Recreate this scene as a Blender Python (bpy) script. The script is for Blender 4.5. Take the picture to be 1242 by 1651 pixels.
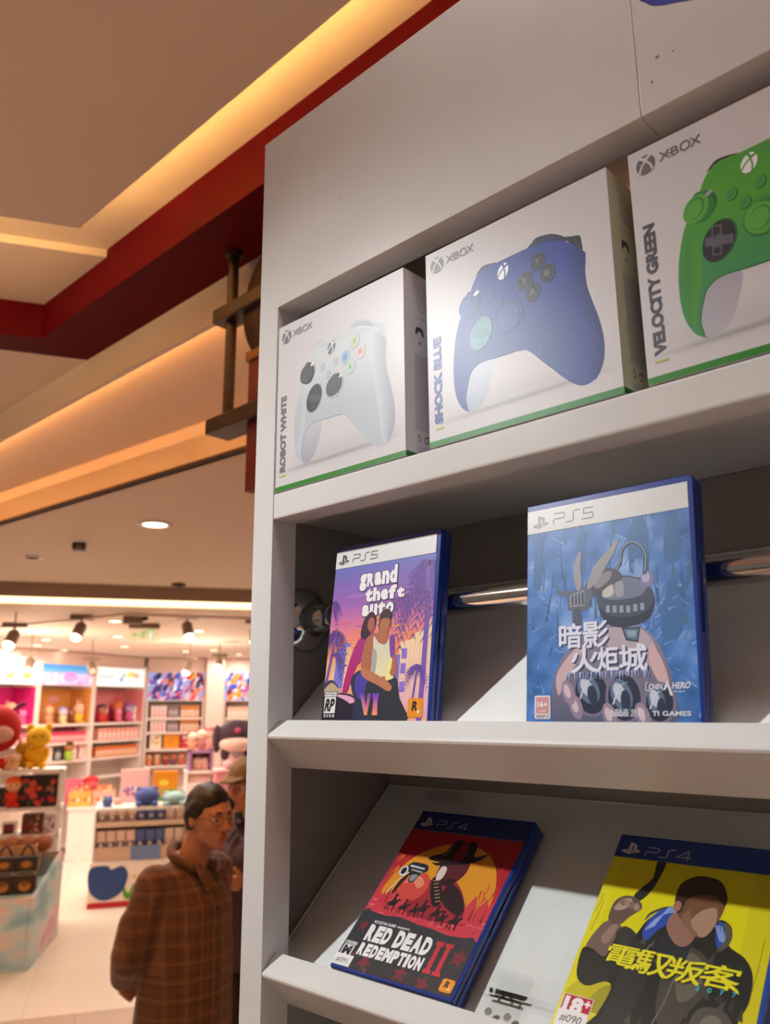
import bpy, bmesh, math, random
from mathutils import Vector, Matrix
from mathutils.geometry import tessellate_polygon
R = math.radians
random.seed(7)
for o in list(bpy.data.objects): bpy.data.objects.remove(o)
SC = bpy.context.scene
COL = SC.collection

# ------------------------------------------------------------------ camera
F_PX, W_PX, H_PX = 1300.0, 1242.0, 1651.0
YAW, PITCH, ROLL = R(46.93938715), R(13.61227749), R(-0.50904118)
ZC = 1.75
CAM = Vector((0, -0.5, ZC))
fw = Vector((-math.cos(YAW)*math.cos(PITCH), math.sin(YAW)*math.cos(PITCH), math.sin(PITCH)))
rt0 = Vector((math.sin(YAW), math.cos(YAW), 0)); up0 = rt0.cross(fw)
rt = rt0*math.cos(ROLL) + up0*math.sin(ROLL); upv = -rt0*math.sin(ROLL) + up0*math.cos(ROLL)
cd = bpy.data.cameras.new('camera'); cam = bpy.data.objects.new('camera', cd); COL.objects.link(cam)
cd.sensor_fit = 'VERTICAL'; cd.sensor_height = 24.0; cd.sensor_width = 24.0*W_PX/H_PX
cd.lens = 24.0*F_PX/H_PX; cd.clip_start = .02; cd.clip_end = 100
m = Matrix((rt, upv, -fw)).transposed().to_4x4(); m.translation = CAM; cam.matrix_world = m
cd.dof.use_dof = True; cd.dof.focus_distance = .72; cd.dof.aperture_fstop = 5.6
SC.camera = cam

# ------------------------------------------------------------------ exposure, world, lights
SC.view_settings.view_transform = 'Standard'; SC.view_settings.look = 'None'
SC.view_settings.gamma = 1.0; SC.view_settings.use_curve_mapping = False
SC.view_settings.exposure = 0.0
SC.render.engine = 'CYCLES'
SC.cycles.use_denoising = True; SC.cycles.max_bounces = 8; SC.cycles.sample_clamp_indirect = 4.0
w = bpy.data.worlds.new('world'); SC.world = w; w.use_nodes = True
w.node_tree.nodes['Background'].inputs[0].default_value = (1.0, .84, .76, 1)
w.node_tree.nodes['Background'].inputs[1].default_value = .17

def lamp(name, kind, loc, energy, color, target=None, **kw):
    d = bpy.data.lights.new(name, kind); d.energy = energy; d.color = color
    for k, v in kw.items(): setattr(d, k, v)
    o = bpy.data.objects.new(name, d); COL.objects.link(o); o.location = loc
    if target is not None:
        o.rotation_euler = (Vector(target)-Vector(loc)).to_track_quat('-Z', 'Y').to_euler()
    return o
# the hall spot that lights the display shelf from the front and above
lamp('hall_spot', 'SPOT', (-1.14, -.97, 2.67), 84, (.96, 1, 1), (-.40, .03, 1.24), spot_size=R(67), spot_blend=.9, shadow_soft_size=.022)

# shop frame: a runs along the shop front, b runs into the shop, from the point under the camera
A1 = R(60.6)
E1 = Vector((math.cos(A1), math.sin(A1), 0)); EN = Vector((-math.sin(A1), math.cos(A1), 0))
G0 = Vector((0, -.5, 0))
def S(a, b, z=0.0): return G0 + E1*a + EN*b + Vector((0, 0, z))
def pray(px, py): return fw*F_PX + rt*(px-W_PX/2) - upv*(py-H_PX/2)
def at(px, py, b):                       # photo pixel -> (a, z) on the vertical plane at depth b
    d = pray(px, py); P = CAM + d*(b/d.dot(EN))
    return (P-G0).dot(E1), P.z
def aty(px, py, y):                      # photo pixel -> (x, z) on the vertical plane Y = y
    d = pray(px, py); P = CAM + d*((y-CAM.y)/d.y); return P.x, P.z

# daylight-white shop lighting: ceiling lamps over the shop floor
for (a, b, e) in ((-1.2, 8.2, 22), (.4, 8.4, 22), (-1.0, 10.3, 18), (.7, 10.6, 18), (1.5, 12.0, 13), (-2.6, 9.0, 20), (2.4, 9.0, 20)):
    p = S(a, b, 2.46)
    lamp('shop_lamp', 'AREA', p, e, (1, .88, .79), p-Vector((0, 0, 1)), size=.9)
for (a, b, e) in ((-.9, 8.6, 27), (.8, 9.6, 27)):
    lamp('shop_ceiling_fill', 'POINT', S(a, b, 1.95), e, (1, .80, .62), shadow_soft_size=.12)  # unseen warm point lights added to brighten the shop ceiling
for (a, b, e, sp_) in ((.1, 4.1, 20, 150), (-1.6, 4.3, 16, 150), (-2.6, 1.4, 34, 75), (-1.2, 2.2, 8, 75), (.9, -1.6, 22, 75)):  # narrow ones unseen, added so light bouncing off the floor lifts the ceilings
    p = S(a, b, 2.6)
    lamp('hall_and_fill_lamp', 'AREA', p, e, (1, .83, .70), p-Vector((0, 0, 1)), size=.3, spread=R(sp_))

lamp('header_fill', 'AREA', (-.15, -.2, 2.74), 2.3, (1, .94, .93), (-.2, -.1, 1.9), size=.2)  # unseen area light added to brighten the header while the niches stay dark

# ------------------------------------------------------------------ colours and materials
def lin(c):
    if isinstance(c, str):
        c = tuple(int(c[i:i+2], 16)/255 for i in (0, 2, 4))
    return tuple(x/12.92 if x <= .04045 else ((x+.055)/1.055)**2.4 for x in c[:3])
MATS = {}
def mat(name, c, rough=.5, metal=0.0, spec=.5, noise=.06, nscale=12.0, coat=0.0, bump=0.0, bscale=60.0, sheen=0.0):
    if name in MATS: return MATS[name]
    m = bpy.data.materials.new(name); m.use_nodes = True; nt = m.node_tree; b = nt.nodes['Principled BSDF']
    b.inputs['Roughness'].default_value = rough; b.inputs['Metallic'].default_value = metal
    b.inputs['Specular IOR Level'].default_value = spec; b.inputs['Coat Weight'].default_value = coat
    b.inputs['Coat Roughness'].default_value = .06
    if sheen: b.inputs['Sheen Weight'].default_value = sheen
    l = lin(c); tc = nt.nodes.new('ShaderNodeTexCoord')
    n = nt.nodes.new('ShaderNodeTexNoise'); n.inputs['Scale'].default_value = nscale; n.inputs['Detail'].default_value = 4
    nt.links.new(tc.outputs['Object'], n.inputs['Vector'])
    r = nt.nodes.new('ShaderNodeValToRGB'); nt.links.new(n.outputs['Fac'], r.inputs['Fac'])
    r.color_ramp.elements[0].position = .3; r.color_ramp.elements[1].position = .7
    r.color_ramp.elements[0].color = tuple(max(0, x*(1-noise)) for x in l)+(1,)
    r.color_ramp.elements[1].color = tuple(min(1, x*(1+noise)) for x in l)+(1,)
    nt.links.new(r.outputs['Color'], b.inputs['Base Color'])
    if bump:
        n2 = nt.nodes.new('ShaderNodeTexNoise'); n2.inputs['Scale'].default_value = bscale
        nt.links.new(tc.outputs['Object'], n2.inputs['Vector'])
        bp = nt.nodes.new('ShaderNodeBump'); bp.inputs['Strength'].default_value = bump; bp.inputs['Distance'].default_value = .002
        nt.links.new(n2.outputs['Fac'], bp.inputs['Height']); nt.links.new(bp.outputs['Normal'], b.inputs['Normal'])
    MATS[name] = m; return m
def emit(name, c, s):
    if name in MATS: return MATS[name]
    m = bpy.data.materials.new(name); m.use_nodes = True; nt = m.node_tree
    e = nt.nodes.new('ShaderNodeEmission'); e.inputs[0].default_value = lin(c)+(1,); e.inputs[1].default_value = s
    nt.links.new(e.outputs[0], nt.nodes['Material Output'].inputs[0]); MATS[name] = m; return m
def ink(name, rough=.4, spec=.5, coat=0.0, glow=0.0, crough=.05, bump=0.0):   # printed surfaces: the ink colour sits in the mesh
    if name in MATS: return MATS[name]
    m = bpy.data.materials.new(name); m.use_nodes = True; nt = m.node_tree; b = nt.nodes['Principled BSDF']
    at_ = nt.nodes.new('ShaderNodeAttribute'); at_.attribute_name = 'ink'
    nt.links.new(at_.outputs['Color'], b.inputs['Base Color'])
    b.inputs['Roughness'].default_value = rough; b.inputs['Specular IOR Level'].default_value = spec
    b.inputs['Coat Weight'].default_value = coat; b.inputs['Coat Roughness'].default_value = crough
    if glow:
        nt.links.new(at_.outputs['Color'], b.inputs['Emission Color']); b.inputs['Emission Strength'].default_value = glow
    if bump:
        tc = nt.nodes.new('ShaderNodeTexCoord'); n2 = nt.nodes.new('ShaderNodeTexNoise'); n2.inputs['Scale'].default_value = 900
        nt.links.new(tc.outputs['Object'], n2.inputs['Vector'])
        bp = nt.nodes.new('ShaderNodeBump'); bp.inputs['Strength'].default_value = bump; bp.inputs['Distance'].default_value = .0006
        nt.links.new(n2.outputs['Fac'], bp.inputs['Height']); nt.links.new(bp.outputs['Normal'], b.inputs['Normal'])
    MATS[name] = m; return m
def clear(name, tint=(1, 1, 1), k=.5):
    if name in MATS: return MATS[name]
    m = bpy.data.materials.new(name); m.use_nodes = True; nt = m.node_tree
    t = nt.nodes.new('ShaderNodeBsdfTransparent'); t.inputs[0].default_value = tint+(1,)
    g = nt.nodes.new('ShaderNodeBsdfGlossy'); g.inputs['Roughness'].default_value = .04
    f = nt.nodes.new('ShaderNodeLayerWeight'); f.inputs[0].default_value = .5
    pw = nt.nodes.new('ShaderNodeMath'); pw.operation = 'POWER'; pw.inputs[1].default_value = 4.0
    mx = nt.nodes.new('ShaderNodeMixShader'); mu = nt.nodes.new('ShaderNodeMath'); mu.operation = 'MULTIPLY_ADD'; mu.inputs[1].default_value = k; mu.inputs[2].default_value = .035
    nt.links.new(f.outputs['Facing'], pw.inputs[0]); nt.links.new(pw.outputs[0], mu.inputs[0]); nt.links.new(mu.outputs[0], mx.inputs[0])
    nt.links.new(t.outputs[0], mx.inputs[1]); nt.links.new(g.outputs[0], mx.inputs[2])
    nt.links.new(mx.outputs[0], nt.nodes['Material Output'].inputs[0]); MATS[name] = m; return m

# ------------------------------------------------------------------ mesh helpers
def link(name, me, m=None, parent=None, loc=None, rot=None):
    o = bpy.data.objects.new(name, me); COL.objects.link(o)
    if m is not None and not me.materials: me.materials.append(m)
    if parent is not None: o.parent = parent
    if loc is not None: o.location = loc
    if rot is not None: o.rotation_euler = rot
    return o
def thing(name, label, cat, loc=(0, 0, 0), rz=0, group=None, rot=None):
    o = bpy.data.objects.new(name, None); COL.objects.link(o); o.empty_display_size = .05
    o.location = loc; o.rotation_euler = rot if rot else (0, 0, rz)
    return tag(o, label, cat, group)
def tag(o, label, cat, group=None, kind=None):
    o['label'] = label; o['category'] = cat
    if group: o['group'] = group
    if kind: o['kind'] = kind
    return o
def struct(o): o['kind'] = 'structure'; return o
def smooth(me, ang=40):
    for p in me.polygons: p.use_smooth = True
    try: me.set_sharp_from_angle(angle=R(ang))
    except Exception: pass
def fin(bm, name, ang=20):
    me = bpy.data.meshes.new(name); bm.normal_update(); bm.to_mesh(me); bm.free(); smooth(me, ang); return me
def add_box(bm, lo, hi, bev=0.0, seg=2):
    b2 = bmesh.new(); bmesh.ops.create_cube(b2, size=1)
    for v in b2.verts:
        v.co = Vector([(lo[i]+hi[i])/2 + v.co[i]*(hi[i]-lo[i]) for i in range(3)])
    if bev: bmesh.ops.bevel(b2, geom=b2.edges[:], offset=bev, segments=seg, affect='EDGES', profile=.5)
    merge(bm, b2)
def merge(bm, b2, M=None):
    if M is not None: bmesh.ops.transform(b2, matrix=M, verts=b2.verts[:])
    t = bpy.data.meshes.new('t'); b2.to_mesh(t); b2.free(); bm.from_mesh(t); bpy.data.meshes.remove(t)
def box(name, lo, hi, m, parent=None, bev=0.0, loc=None, seg=2):
    bm = bmesh.new(); add_box(bm, lo, hi, bev, seg); return link(name, fin(bm, name), m, parent, loc)
def add_prism(bm, pts, f, d0, d1, bev=0.0, seg=2):
    # pts: 2D outline, f(u, v, d) -> 3D, extruded from d0 to d1
    b2 = bmesh.new(); n = len(pts)
    A = [b2.verts.new(f(u, v, d0)) for u, v in pts]; B = [b2.verts.new(f(u, v, d1)) for u, v in pts]
    for i in range(n):
        j = (i+1) % n; b2.faces.new((A[i], A[j], B[j], B[i]))
    b2.faces.new(A[::-1]); b2.faces.new(B)
    bmesh.ops.recalc_face_normals(b2, faces=b2.faces[:])
    if bev: bmesh.ops.bevel(b2, geom=b2.edges[:], offset=bev, segments=seg, affect='EDGES', profile=.5)
    merge(bm, b2)
def prism(name, pts, f, d0, d1, m, parent=None, bev=0.0, seg=2):
    bm = bmesh.new(); add_prism(bm, pts, f, d0, d1, bev, seg); return link(name, fin(bm, name), m, parent)
XZ = lambda u, v, d: (u, d, v)
YZ = lambda u, v, d: (d, u, v)
XY = lambda u, v, d: (u, v, d)
def add_tube(bm, pts, r, n=10, closed=False, cap=True):
    pts = [Vector(p) for p in pts]; rs = r if isinstance(r, (list, tuple)) else [r]*len(pts); rings = []
    N = len(pts)
    for i, p in enumerate(pts):
        a = pts[(i-1) % N] if (closed or i > 0) else p; c = pts[(i+1) % N] if (closed or i < N-1) else p
        t = (c-a).normalized(); u = t.orthogonal() if i == 0 else (u - t*u.dot(t))
        if u.length < 1e-6: u = t.orthogonal()
        u = u.normalized(); v = t.cross(u)
        rings.append([bm.verts.new(p + (u*math.cos(2*math.pi*k/n) + v*math.sin(2*math.pi*k/n))*rs[i]) for k in range(n)])
    for i in range(N if closed else N-1):
        A, B = rings[i], rings[(i+1) % N]
        for k in range(n): bm.faces.new((A[k], A[(k+1) % n], B[(k+1) % n], B[k]))
    if cap and not closed:
        bm.faces.new(rings[0][::-1]); bm.faces.new(rings[-1])
def tube(name, pts, r, m, parent=None, n=10, closed=False):
    bm = bmesh.new(); add_tube(bm, pts, r, n, closed); return link(name, fin(bm, name, 60), m, parent)
def add_lathe(bm, prof, n=24, M=None):
    # prof: (radius, height) pairs about +Z
    b2 = bmesh.new(); rings = []
    for r, z in prof:
        if r < 1e-6: rings.append([b2.verts.new((0, 0, z))])
        else: rings.append([b2.verts.new((r*math.cos(2*math.pi*k/n), r*math.sin(2*math.pi*k/n), z)) for k in range(n)])
    for A, B in zip(rings, rings[1:]):
        for k in range(n):
            q = []
            for v in (A[k % len(A)], A[(k+1) % len(A)], B[(k+1) % len(B)], B[k % len(B)]):
                if v not in q: q.append(v)
            if len(q) > 2: b2.faces.new(q)
    if len(rings[0]) > 1: b2.faces.new(rings[0][::-1])
    if len(rings[-1]) > 1: b2.faces.new(rings[-1])
    bmesh.ops.recalc_face_normals(b2, faces=b2.faces[:])
    merge(bm, b2, M)
def lathe(name, prof, m, parent=None, n=24, M=None, loc=None):
    bm = bmesh.new(); add_lathe(bm, prof, n, M); return link(name, fin(bm, name, 50), m, parent, loc)
def add_ball(bm, c, r, seg=16, M=None):
    b2 = bmesh.new(); bmesh.ops.create_uvsphere(b2, u_segments=seg, v_segments=max(6, seg*2//3), radius=1)
    r = r if isinstance(r, (tuple, list)) else (r, r, r)
    T = Matrix.Translation(c) @ (M if M is not None else Matrix()) @ Matrix.Diagonal((r[0], r[1], r[2], 1))
    merge(bm, b2, T)
def ball(name, c, r, m, parent=None, seg=16, M=None):
    bm = bmesh.new(); add_ball(bm, c, r, seg, M); return link(name, fin(bm, name, 80), m, parent)
def poly_slab(name, pts, z0, z1, m, parent=None):
    return prism(name, pts, XY, z0, z1, m, parent)
def copy_tree(o, parent=None):
    c = o.copy(); COL.objects.link(c)
    if parent is not None: c.parent = parent
    for ch in list(o.children): copy_tree(ch, c)
    return c

# ------------------------------------------------------------------ printing: flat ink shapes in millimetres
_txt = {}
def text_shape(s, bold):
    k = (s, bold)
    if k not in _txt:
        c = bpy.data.curves.new('lettering', 'FONT'); c.body = s; c.size = 1; c.offset = bold; c.resolution_u = 3
        o = bpy.data.objects.new('lettering', c); COL.objects.link(o)
        dg = bpy.context.evaluated_depsgraph_get(); dg.update(); e = o.evaluated_get(dg); me = e.to_mesh()
        vs = [(v.co.x, v.co.y) for v in me.vertices]; fs = [tuple(p.vertices) for p in me.polygons]
        e.to_mesh_clear(); bpy.data.objects.remove(o); bpy.data.curves.remove(c)
        _txt[k] = (vs, fs)
    return _txt[k]
def crom(pts, n=5, closed=True):
    out = []; N = len(pts)
    for i in range(N if closed else N-1):
        g = (lambda j: pts[j % N]) if closed else (lambda j: pts[max(0, min(N-1, j))])
        p0, p1, p2, p3 = g(i-1), g(i), g(i+1), g(i+2)
        for k in range(n):
            t = k/n
            out.append(tuple(.5*((2*p1[d]) + (-p0[d]+p2[d])*t + (2*p0[d]-5*p1[d]+4*p2[d]-p3[d])*t*t + (-p0[d]+3*p1[d]-3*p2[d]+p3[d])*t**3) for d in (0, 1)))
    if not closed: out.append(tuple(pts[-1]))
    return out
def vgrad(c0, y0, c1, y1):
    a, b = lin(c0), lin(c1)
    def f(x, y):
        t = max(0, min(1, (y-y0)/(y1-y0))); return tuple(a[i]+(b[i]-a[i])*t for i in range(3))
    return f
def stops(*cs):                               # stops((y, colour), ...)
    L = [(y, lin(c)) for y, c in cs]
    def f(x, y):
        if y <= L[0][0]: return L[0][1]
        for (y0, a), (y1, b) in zip(L, L[1:]):
            if y <= y1:
                t = (y-y0)/(y1-y0); return tuple(a[i]+(b[i]-a[i])*t for i in range(3))
        return L[-1][1]
    return f
class Art:
    STEP = 3e-6
    def __init__(s, z0=0.0): s.v = []; s.f = []; s.c = []; s.z = z0; s.clip = None
    def up(s): s.z += s.STEP
    def _c(s, col, x, y): return col(x, y) if callable(col) else lin(col)
    def raw(s, vs, fs, col, lift=True):
        if lift: s.up()
        n = len(s.v); s.v += [(x, y, s.z) for x, y in vs]; s.c += [s._c(col, x, y) for x, y in vs]
        s.f += [tuple(n+i for i in f) for f in fs]; return s
    def poly(s, pts, col, sm=0, lift=True):
        if sm: pts = crom(pts, sm)
        if s.clip:
            x0, y0, x1, y1 = s.clip
            for ax, lim, sg in ((0, x0, 1), (0, x1, -1), (1, y0, 1), (1, y1, -1)):
                out = []
                for i in range(len(pts)):
                    p, q = pts[i-1], pts[i]; a, b = sg*(p[ax]-lim), sg*(q[ax]-lim)
                    if (a >= 0) != (b >= 0):
                        t = a/(a-b); out.append((p[0]+(q[0]-p[0])*t, p[1]+(q[1]-p[1])*t))
                    if b >= 0: out.append(q)
                pts = out
                if len(pts) < 3: return s
        try: tr = tessellate_polygon([[Vector((x, y, 0)) for x, y in pts]])
        except Exception: return s
        return s.raw(pts, tr, col, lift)
    def rect(s, x0, y0, x1, y1, col, lift=True): return s.poly([(x0, y0), (x1, y0), (x1, y1), (x0, y1)], col, 0, lift)
    def rrect(s, x0, y0, x1, y1, r, col):
        P = []
        for cx, cy, a0 in ((x1-r, y0+r, -90), (x1-r, y1-r, 0), (x0+r, y1-r, 90), (x0+r, y0+r, 180)):
            P += [(cx+r*math.cos(R(a0+k*22.5)), cy+r*math.sin(R(a0+k*22.5))) for k in range(5)]
        return s.poly(P, col)
    def grid(s, x0, y0, x1, y1, nx, ny, col):
        vs = [(x0+(x1-x0)*i/nx, y0+(y1-y0)*j/ny) for j in range(ny+1) for i in range(nx+1)]
        fs = [(j*(nx+1)+i, j*(nx+1)+i+1, (j+1)*(nx+1)+i+1, (j+1)*(nx+1)+i) for j in range(ny) for i in range(nx)]
        return s.raw(vs, fs, col)
    def ell(s, cx, cy, rx, ry, col, rot=0, n=28, lift=True):
        c, d = math.cos(R(rot)), math.sin(R(rot)); P = []
        for k in range(n):
            x, y = rx*math.cos(2*math.pi*k/n), ry*math.sin(2*math.pi*k/n); P.append((cx+x*c-y*d, cy+x*d+y*c))
        return s.poly(P, col, 0, lift)
    def ring(s, cx, cy, rx, ry, w_, col, rot=0):
        c, d = math.cos(R(rot)), math.sin(R(rot)); P = []
        for k in range(28):
            x, y = rx*math.cos(2*math.pi*k/28), ry*math.sin(2*math.pi*k/28); P.append((cx+x*c-y*d, cy+x*d+y*c))
        return s.stroke(P, w_, col, True)
    def stroke(s, pts, w_, col, closed=False, lift=True, taper=False):
        N = len(pts); L = []; Rr = []
        for i, p in enumerate(pts):
            a = pts[(i-1) % N] if (closed or i > 0) else p; b = pts[(i+1) % N] if (closed or i < N-1) else p
            if not closed and i in (0, N-1): dx, dy = b[0]-a[0], b[1]-a[1]; k = 1
            else:
                ux, uy = p[0]-a[0], p[1]-a[1]; vx, vy = b[0]-p[0], b[1]-p[1]
                lu, lv = math.hypot(ux, uy) or 1, math.hypot(vx, vy) or 1
                dx, dy = ux/lu+vx/lv, uy/lu+vy/lv; q = math.hypot(dx, dy) or 1
                k = 1/max(.5, q/2)
            l = math.hypot(dx, dy) or 1; hw = w_/2*k
            if taper: hw *= max(.08, 1-i/(N-1))
            L.append((p[0]-dy/l*hw, p[1]+dx/l*hw)); Rr.append((p[0]+dy/l*hw, p[1]-dx/l*hw))
        vs = L+Rr; fs = [(i, (i+1) % N, N+(i+1) % N, N+i) for i in range(N if closed else N-1)]
        if s.clip:
            for f in fs: s.poly([vs[i] for i in f], col, 0, lift); lift = False
            return s
        return s.raw(vs, fs, col, lift)
    def text(s, t, x0, y0, x1, y1, col, bold=0.0, shear=0.0, rot=0):
        # fits the lettering into the box; rot = 90 runs it upwards
        vs, fs = text_shape(t, bold)
        if not vs: return s
        xs = [v[0] for v in vs]; ys = [v[1] for v in vs]; ax, bx, ay, by = min(xs), max(xs), min(ys), max(ys)
        P = []
        for x, y in vs:
            u, v = (x-ax)/(bx-ax), (y-ay)/(by-ay)
            if rot == 90: P.append((x1-(x1-x0)*v, y0+(y1-y0)*u))
            else: P.append((x0+(x1-x0)*u+shear*(v-.5)*(y1-y0), y0+(y1-y0)*v))
        return s.raw(P, fs, col)
    def cells(s, t, boxes, col, bold=.05, halo=None):
        # every letter fitted to its own box
        if halo:
            for ch, (x0, y0, x1, y1) in zip(t, boxes): s.text(ch, x0-.8, y0-.9, x1+.8, y1+.7, halo, bold)
        for ch, (x0, y0, x1, y1) in zip(t, boxes): s.text(ch, x0, y0, x1, y1, col, bold)
        return s
    def make(s, name, m, parent=None, loc=None, rot=None, k=.001):
        me = bpy.data.meshes.new(name)
        me.from_pydata([(x*k, -z, y*k) for x, y, z in s.v], [], s.f)
        a = me.attributes.new('ink', 'FLOAT_COLOR', 'POINT')
        a.data.foreach_set('color', [q for c in s.c for q in (c[0], c[1], c[2], 1.0)])
        bm = bmesh.new(); bm.from_mesh(me)
        for f in bm.faces:
            f.normal_update()
            if f.normal.y > 0: f.normal_flip()
        bm.to_mesh(me); bm.free()
        return link(name, me, m, parent, loc, rot)
# ------------------------------------------------------------------ the setting
M_ceil = mat('ceiling_paint', 'dccbbc', .8, noise=.02, nscale=1.5)
M_ceil2 = mat('shop_ceiling_paint', 'f0dccb', .75, noise=.02, nscale=1.5)
M_red = mat('red_lacquer', '56020e', .5, spec=.06, noise=.08, nscale=6)
M_led = emit('cove_light', 'ffac5c', 60)
M_led3 = emit('warm_cove_light', 'ffc26e', 84)
M_led2 = emit('strip_light', 'ffd9a0', 3.2)
def arc(h): return ZC+h
def two(p, d, l): return (p[0]+d[0]*l, p[1]+d[1]*l)
ex, ey_ = E1.x, E1.y
FAR = 3.2
# pale tile of the hall and the cream floor of the shop
def floor_mat(name, c, tile, grout, rough):
    m = mat(name, c, rough, noise=.04, nscale=2.0); nt = m.node_tree; b = nt.nodes['Principled BSDF']
    tc = nt.nodes.new('ShaderNodeTexCoord'); mp = nt.nodes.new('ShaderNodeMapping'); mp.inputs['Rotation'].default_value = (0, 0, -A1)
    br = nt.nodes.new('ShaderNodeTexBrick'); br.offset = 0; br.inputs['Scale'].default_value = 1
    br.inputs['Brick Width'].default_value = tile; br.inputs['Row Height'].default_value = tile; br.inputs['Mortar Size'].default_value = .004
    br.inputs['Color1'].default_value = lin(c)+(1,); br.inputs['Color2'].default_value = tuple(x*.95 for x in lin(c))+(1,); br.inputs['Mortar'].default_value = lin(grout)+(1,)
    nt.links.new(tc.outputs['Object'], mp.inputs[0]); nt.links.new(mp.outputs[0], br.inputs['Vector']); nt.links.new(br.outputs['Color'], b.inputs['Base Color'])
    return m
def plan(*ab): return [tuple(S(a, b)[:2]) for a, b in ab]
struct(poly_slab('floor', plan((-7, -4), (7, -4), (7, 5.66), (-7, 5.66)), -.05, 0, floor_mat('hall_tile', 'bfa896', .6, 'a98c74', .45)))
struct(poly_slab('floor', plan((-7, 5.66), (7, 5.66), (7, 16), (-7, 16)), -.05, 0, floor_mat('shop_floor', 'e6dbca', .9, 'dcc5a8', .4)))
# hall ceiling, lower field in front of the shop
fl, fr = Vector((-4.04, 1.018)), Vector((-2.207, 1.148)); fd = (fr-fl).normalized()
f0, f1 = fl-fd*2.42, fr+fd*6
sL, sR = S(-7, 6.3), S(7, 6.3)
struct(poly_slab('ceiling', [tuple(f0), tuple(f1), tuple(sR[:2])], arc(.9), arc(1.0), M_ceil))
struct(poly_slab('ceiling', [(-9, .63), (5, .63), tuple(f1), tuple(f0), (-9, .7)], arc(1.05), arc(1.1), M_ceil))
nrm = Vector((-fd.y, fd.x))
struct(poly_slab('trim_1', [tuple(f0), tuple(f1), tuple(f1+nrm*.05), tuple(f0+nrm*.05)], arc(.9), arc(1.05), M_ceil))
g0, g1 = f0+nrm*.012, f1+nrm*.012
struct(poly_slab('trim_2', [tuple(g0-nrm*.02), tuple(g1-nrm*.02), tuple(g1+nrm*.012), tuple(g0+nrm*.012)], arc(.893), arc(.9), mat('shadow_gap', '3a241c', .8)))
# drop lip with the hidden cove lamp behind it
struct(poly_slab('trim_3', [(-9, .612), (5, .612), (5, .628), (-9, .628)], arc(.985), arc(1.1), M_ceil))
struct(poly_slab('trim_4', [(-9, .6285), (5, .6285), (5, .645), (-9, .645)], arc(1.028), arc(1.04), M_led))
# red beam, an open ring of two runs, and the soffit beyond it
ci, co = (-2.305, .438), (-2.352, .612)
do = Vector((.119, .226)).normalized()
pi_, po = two(ci, (ex, ey_), -4.5), two(co, do, -4.5)
bm = bmesh.new(); add_prism(bm, [ci, (4, .438), (4, .612), co, po, pi_], XY, arc(1.1), arc(1.3))
struct(link('trim_5', fin(bm, 'trim_5'), M_red))
struct(poly_slab('ceiling', [co, (-9, .612), (-9, -4.5), po], arc(1.1), arc(1.16), M_ceil))
# brown soffit step, lit upper field and the floating panel below it
st = (-1.92, .4375); ps_ = two(st, (ex, ey_), -4.5)
struct(poly_slab('ceiling', [st, ci, pi_, ps_], arc(1.214), arc(1.238), M_ceil))
struct(poly_slab('ceiling', [ci, (4, .4375), (4, -4.5), pi_], arc(1.239), arc(1.3), M_ceil))
K = (-1.579, .203); pk = two(K, (ex, ey_), -4.3)
struct(poly_slab('ceiling', [K, (4, .203), (4, -4.5), pk], arc(1.04), arc(1.065), M_ceil))
d2 = (ex, ey_); nx = (-ey_, ex)
def off(p, u, v): return (p[0]+u*ex+v*nx[0], p[1]+u*ey_+v*nx[1])
# unseen raised edge added to shield the red beam from the hidden lamp tapes
struct(poly_slab('trim_6', [K, (4, .203), (4, .191), (K[0]+.012, .191)], arc(1.065), arc(1.094), M_ceil))
struct(poly_slab('trim_7', [K, pk, off(pk, 0, -.012), off(K, -.01, -.012)], arc(1.065), arc(1.094), M_ceil))
struct(poly_slab('trim_11', [(K[0]+.07, .135), (4, .135), (4, .16), (K[0]+.07, .16)], arc(1.0655), arc(1.069), M_led3))
q0 = off(K, -.07, -.04); q1 = off(pk, 0, -.04)
struct(poly_slab('trim_12', [q0, q1, off(q1, 0, -.03), off(q0, 0, -.03)], arc(1.0655), arc(1.069), M_led3))
# cove tape of the second run, tilted outwards over the panel edge
qm = off(K, -.9, -.05); qd = Vector((nx[0]*.8, nx[1]*.8, .6))
cl = lamp('cove_tape', 'AREA', (qm[0], qm[1], arc(1.099)), 9, (1, .62, .24), Vector((qm[0], qm[1], arc(1.099)))+qd, shape='RECTANGLE', size=1.5, size_y=.02)
cl.rotation_euler = Matrix((Vector((ex, ey_, 0)), (-qd.normalized()).cross(Vector((ex, ey_, 0))), -qd.normalized())).transposed().to_euler()
# shop front: fascia, light strip, shop ceiling
struct(poly_slab('trim_8', plan((-7, 6.28), (7, 6.28), (7, 6.36), (-7, 6.36)), 2.545, 2.66, mat('fascia_paint', 'a58a7a', .7)))
struct(poly_slab('trim_9', plan((-7, 6.285), (7, 6.285), (7, 6.33), (-7, 6.33)), 2.505, 2.545, M_led2))
struct(poly_slab('ceiling', plan((-7, 6.36), (7, 6.36), (7, 15), (-7, 15)), 2.5, 2.56, M_ceil2))
# shop walls
WL0, WL1 = Vector((-1.433, 10.5)), Vector((.302, 12.6))     # the slanting wall of the toy bays (a, b)
wd = (WL1-WL0).normalized(); wn = Vector((-wd.y, wd.x))
M_wall = mat('shop_wall', 'f0d3c6', .7, noise=.03, nscale=2)
def wl(t, off=0, z=0): p = WL0+wd*t+wn*off; return S(p.x, p.y, z)
struct(poly_slab('wall_left', [tuple(wl(-6, .45)[:2]), tuple(wl(2.85, .45)[:2]), tuple(wl(2.85, .53)[:2]), tuple(wl(-6, .53)[:2])], 0, 2.5, M_wall))
struct(poly_slab('wall_back', plan((.3, 13.12), (6, 13.12), (6, 13.2), (.3, 13.2)), 0, 2.5, M_wall))

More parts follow.
